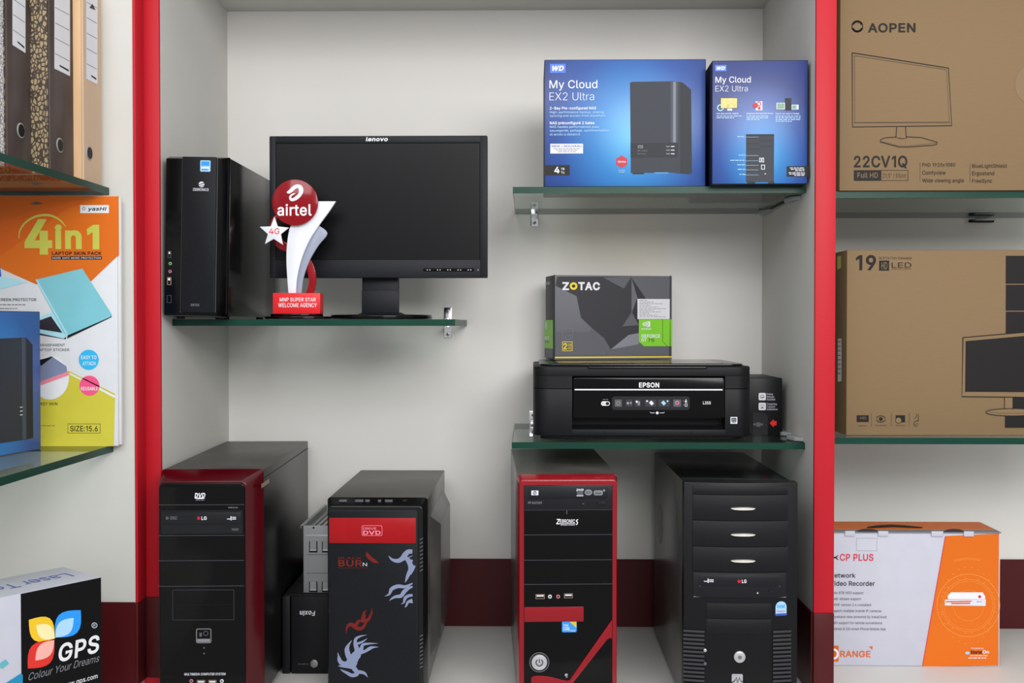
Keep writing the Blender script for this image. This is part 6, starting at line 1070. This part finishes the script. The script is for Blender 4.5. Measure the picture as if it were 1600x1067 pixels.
for x0q, x1q in ((303, 428), (825, 945)):
    a_, b_ = S.m(*g(x0q, 190))[0], S.m(*g(x1q, 190))[0]; c_ = (a_+b_)/2; r_ = (b_-a_)/2
    MB().pxz([(c_ + r_*math.cos(a), Hh + .0035 + .006*math.sin(a)) for a in [math.pi*k/10 for k in range(11)]], -.0036, -.0026, 'text_dark').build('thumb_notch', lid)
m.bm.free()
# ---------------------------------------------------------------- left cabinet
# binders, spines towards the aisle
def binder(y_near, y_far, X, cover, spine, label, lab=None, hole=None, hh=.35):
    t = Thing('lever_arch_binder', label, 'binder', (X, y_near, H + .2504), 90, group='lever arch binders on the top left shelf')
    w_ = y_far - y_near
    MB().box(0, .0025, .004, .285, 0, hh, cover, .0008).build('cover', t.o); MB().box(w_ - .0025, w_, .004, .285, 0, hh, cover, .0008).build('cover', t.o)
    MB().pxy(rr(0, w_, 0, .005, .0022, 4), 0, hh, spine).build('spine', t.o)
    MB().box(.006, w_ - .006, .012, .27, .01, hh - .015, 'paper').build('paper_block', t.o)
    S = t.S('front', 0)
    if lab:
        x0, x1, yb, yt = lab; m = MB().poly(S, [(x0, yt), (x1, yt), (x1, yb[1]), (x0, yb[0])], 'paper', .0004)
        for k in range(5):
            q = k * 24 + 24; m.poly(S, [(x0 + 1, yb[0] - q), (x1 - 1, yb[1] - q), (x1 - 1, yb[1] - q + .8), (x0 + 1, yb[0] - q + .8)], 'text_grey', .0006)
        m.poly(S, [(x0 + 8, yb[0] - 6), (x1 - 2, yb[1] - 10), (x1 - 2, yb[1] - 7), (x0 + 8, yb[0] - 3.6)], 'ink', .0006)
        if hole[0] > 120: m.poly(S, [(x0 + 5, 12), (x0 + 10, 6), (x0 + 15, 16)], 'text_dark', .0006)
        m.build('spine_label', t.o)
    if hole:
        u, v = S.m(*hole); MB().cyl((u, -.0015, v), .0125, 'y', .0018, 'dull_steel', 28, .0005).cyl((u, -.0022, v), .0102, 'y', .0012, 'dark', 24).build('finger_ring', t.o)
    return t
binder(1.836, 1.915, -.779, 'binder_wood', 'binder_wood_spine', 'light wood grain lever arch binder, nearest the white end panel', (134, 152, (123, 132), -6), (139, 239))
binder(1.745, 1.8355, -.7960, 'binder_pattern', 'binder_dark', 'dark brown lever arch binder touching the light wood grain one', (84.5, 109, (107, 119), -6), (93, 227))
binder(1.664, 1.7445, -.8275, 'binder_pattern', 'binder_dark', 'dark brown lever arch binder between the silver spine and its dark twin', (19, 39.5, (70, 83), -6), (32, 204))
binder(1.585, 1.6635, -.832, 'binder_silver', 'binder_silver', 'sparkly silver lever arch binder at the left edge of the photo', None, None)

# skin pack
o = at(184, 697, 1.885)
t = Thing('laptop_skin_pack', 'flat orange, white and yellow laptop skin pack in clear film on the left shelf', 'package', (o.x - .36, 1.903, H - .2205), 0)
S = t.S(); W_ = S.m(187, 500)[0]; Hh = S.m(90, 306)[1]
Hh = min(Hh, .455)
m = MB(); m.box(0, W_ - .004, 0, .010, 0, Hh, 'paper', .001)
def g(x, y): return (x / 5.08, 290 + y / 5.08)
def gb(x, y): return (x / 3.812, 480 + y / 3.812)
m.poly(S, [(-60,306.5),(185.5,306.5),(186,398),(143,439),(98,443),(56,444),(0,419),(-60,390)], 'orange_print', .0004)
m.poly(S, [(-60,306.5),(150,306.5),(0,345),(-60,350)], 'orange_facet', .00055); m.poly(S, [(185,307),(186,335),(120,360),(60,444),(0,419),(60,360)], 'orange_facet', .0005) if False else None
m.poly(S, [(150,307.5),(100,330),(0,400),(0,345)], 'orange_dark', .0007)
m.text(S, '4', 38.5, 82, 394.5, 345.5, 'lime_print', .001, .05); m.text(S, 'in', 86, 128, 387, 354, 'lime_print', .001, .05); m.text(S, '1', 136, 155.5, 387, 354, 'lime_print', .001, .06)
m.stroke(S, [(30,373,1),(31,362,2),(38,350,2.6),(50,341,3.2),(64,336.5,3.6),(80,337,3.4),(94,344,2.6),(103,354,1.2)], 'lime_print', .0009)
m.text(S, 'LAPTOP SKIN PACK', 81.5, 159, 398.2, 393.4, 'ink', .001, .03); m.rect(S, 80.5, 400.5, 159.5, 405.5, 'ink', .0008); m.text(S, 'MORE SAFE MORE PROTECTION', 82, 158, 404.4, 401.8, 'off_white', .0011, .01)
m.rect(S, 125.6, 320.5, 170.4, 333, 'white', .0008); m.ring(S, 131.3, 326, 2.2, .8, 'text_grey', .001); m.text(S, 'yasHI', 137.5, 167, 329, 323.8, 'ink', .0011, .03, .2)
m.text(S, 'SCREEN PROTECTOR', -6, 57, 470.2, 466, 'text_dark', .0008, .01); m.scribble(S, 0, 40, 476, 1.2, 'text_grey', 1); m.scribble(S, 0, 27, 482, 1.2, 'text_grey', 2)
m.poly(S, [(56,437),(129,419.5),(175,491),(173,495),(106,524),(100,520)], 'teal_lid', .001); m.poly(S, [(56,437),(58.5,436.5),(107,523),(104,523)], 'teal_pale', .0012); m.poly(S, [(106,524),(174.5,492),(174.5,495.5),(105,529)], 'ink', .0009)
m.poly(S, [(50,500),(82,487),(104,524),(100,529),(50,518)], 'teal_pale', .0007); m.poly(S, [(58,502),(80,494),(98,520),(60,514)], 'text_dark', .0009); m.poly(S, [(50,518),(100,529),(104,526),(103,530),(50,521)], 'ink', .0008)
m.poly(S, [(-30,418),(2,419),(3,432),(20,435),(43,441),(0,452),(-30,456)], 'teal_pale', .0007); m.poly(S, [(-30,400),(0,412),(2.5,432),(-30,436)], 'sticker_navy', .0009)
m.text(S, 'TRANSPARENT', 58, 102, 541, 537, 'text_dark', .0008); m.text(S, 'LAPTOP STICKER', 58, 108.5, 548.4, 544.4, 'text_dark', .0008)
m.poly(S, [(-60,560),(40,560),(109,580),(180,617),(178,697),(-60,697)], 'yellow_print', .0004); m.line(S, [(109,583),(180,620)], 3.4, 'white', .0006); m.line(S, [(108,580.5),(180,616)], 1.8, 'yellow_print', .0008)
m.disc(S, 78, 590, 30, 'white', .0009, n=40, ry=34); m.poly(S, [(60,565),(80,556),(104,572),(107,586),(64,602)], 'flame_grey', .0011); m.poly(S, [(64,596),(107,580),(108,586),(64,602)], 'badge_pink', .0013); m.poly(S, [(62,562),(84,557),(64,572)], 'ink', .0012)
m.disc(S, 139, 562, 15.6, 'sky_badge', .0008, n=32); m.text(S, 'EASY TO', 127, 151, 561, 555.5, 'white', .001, .02); m.text(S, 'ATTACH', 129.5, 149.5, 570.5, 565, 'white', .001, .02)
m.disc(S, 140, 602.5, 15.6, 'rose_badge', .0008, n=32); m.text(S, 'REUSABLE', 127, 153, 609.6, 604.5, 'white', .001, .02)
m.text(S, 'KEY SKIN', 64, 90, 633, 628.5, 'text_dark', .0008, .01); m.scribble(S, 60, 86, 665, 1, 'text_grey', 5)
m.frame(S, 106, 661.8, 157, 676.8, .6, 'ink', .0006); m.text(S, 'SIZE:15.6', 110, 153, 673.6, 665.4, 'ink', .0008, .015)
m.build('printed_card', t.o)
m = MB().box(W_ - .004, W_ + .0015, .002, .012, .002, Hh - .003, 'plastic_film', .0015); m.build('film_edge', t.o)
a_ = S.m(56, 318); MB().poly(S, [(47,318.4),(57,314.8),(68,318.4),(57,320)], 'mid_grey', .0012).build('hanging_slot', t.o)

# third blue carton, seen at an angle in the cabinet
t = Thing('boxed_storage_drive', 'blue carton with a dark drive unit picture, standing in front of the orange pack', 'box', (-.9185, 1.578, H - .2206), 80)
o = at(64, 690, 1.855); X0 = o.x; W_ = .312
ang = math.radians(80); t.o.location = (X0 - W_*math.cos(ang), 1.855 - W_*math.sin(ang), H - .2206)
t.M = Matrix.Translation(t.o.location) @ t.o.rotation_euler.to_matrix().to_4x4()
S = t.S(); Hh = .2435
radial('glow_cabinet', (.17, .10), .2, glow, sz=.8)
m = wd_carton(t, W_, .13, Hh, 'glow_cabinet')
dv = [S.m(52, 527), S.m(47, 531), S.m(38, 526)]
u1 = S.m(51, 600)[0]; vb, vt_ = S.m(51, 684)[1], S.m(51, 528)[1]
m.flat(S, [(u1 - .095, vb), (u1 - .017, vb - .001), (u1 - .017, vt_ + .001), (u1 - .095, vt_)], 'wd_device', .0005); m.flat(S, [(u1 - .017, vb - .001), (u1, vb), (u1, vt_ - .012), (u1 - .017, vt_ + .001)], 'wd_device_dark', .0005); m.flat(S, [(u1 - .030, vb), (u1 - .020, vb), (u1 - .020, vt_), (u1 - .030, vt_)], 'wd_device_light', .0007)
for k in range(3): v_ = S.m(30, 637 + 6*k)[1]; m.flat(S, [(u1 - .036, v_), (u1 - .029, v_), (u1 - .029, v_ + .0012), (u1 - .036, v_ + .0012)], 'white', .0009)
m.build('carton', t.o)

# toner carton
o = at(158, 902, 1.80); W_, D_ = .30, .125
ang = math.radians(53)
t = Thing('toner_carton', 'black and white carton with a three petal logo on the cabinet base, lower left', 'box', (o.x - W_*math.cos(ang), 1.80 - W_*math.sin(ang), .0006), 53)
S = t.S(); Hh = o.z
m = MB(); m.box(0, W_, 0, D_, 0, Hh, 'carton_white', .0008)
def g(x, y): return (x / 5.154, 860 + y / 5.154)
ub = S.m(32.5, 960)[0]
m.flat(S, [(ub, .0008), (W_ - .0004, .0008), (W_ - .0004, Hh - .0006), (ub, Hh - .0006)], 'gloss_black', .0004)
for f in m.bm.faces:
    f.normal_update()
    if f.normal.dot(Vector((1,0,0))) > .9: f.material_index = m.mi('gloss_black')
def petal(p0, p1, bulge, mt, inner):
    def shape(k, s_):
        a = g(*p0); b = g(*p1); out = []
        for sg in (1, -1):
            for i in range(9):
                tt = i/8 if sg > 0 else 1 - i/8
                x_ = a[0] + (b[0]-a[0])*tt*s_; y_ = a[1] + (b[1]-a[1])*tt*s_
                nx, ny = -(b[1]-a[1]), (b[0]-a[0]); hgt = math.sin(math.pi*tt)*bulge*k*sg*s_
                if 0 < tt < 1: out.append((x_ + nx*hgt, y_ + ny*hgt))
                elif (sg > 0): out.append((x_, y_))
        return out
    m.poly(S, shape(1, 1), mt, .0008); m.poly(S, shape(.8, .72), inner, .0010)
petal((440,708), (230,558), .42, 'petal_yellow', 'petal_pale_y'); petal((443,700), (648,480), .34, 'petal_blue', 'petal_pale_b'); petal((435,720), (222,950), .32, 'petal_red', 'petal_pale_r')
m.text(S, 'GPS', 91, 155, 1025.5, 1000, 'white', .001, .03, .1); 
a_ = g(758, 602); m.ring(S, a_[0], a_[1], 4, .9, 'off_white', .001); m.text(S, 'R', a_[0]-1.6, a_[0]+1.6, a_[1]+2, a_[1]-2, 'off_white', .001)
m.text(S, 'Colour Your Dreams', 44, 155, 1048, 1037, 'print_grey', .001, .0, .35)
m.text(S, 'www.gps.com', 95, 152, 1067, 1060, 'white', .001, .01)
m.poly(S, [g(0,905), g(45,875), g(72,910), g(20,950), g(0,945)], 'toner_teal', .0006); m.poly(S, [g(45,1067), g(165,990), g(182,1000), g(182,1200), g(60,1200)], 'toner_blue', .0006)
ST = t.S('top', Hh)
V_, Fc_ = glyphs('Laser Toner', .0, 0); xs = [v[0] for v in V_]; mx_ = max(xs)
vs = [m.bm.verts.new((W_*.93 - v[0]/mx_*W_*.62, .075 - v[1]*.045, Hh + .0005)) for v in V_]
for f in Fc_:
    try: q = m.bm.faces.new([vs[k] for k in f]); q.material_index = m.mi('sticker_navy'); q.normal_update()
    except ValueError: pass
m.build('carton', t.o)
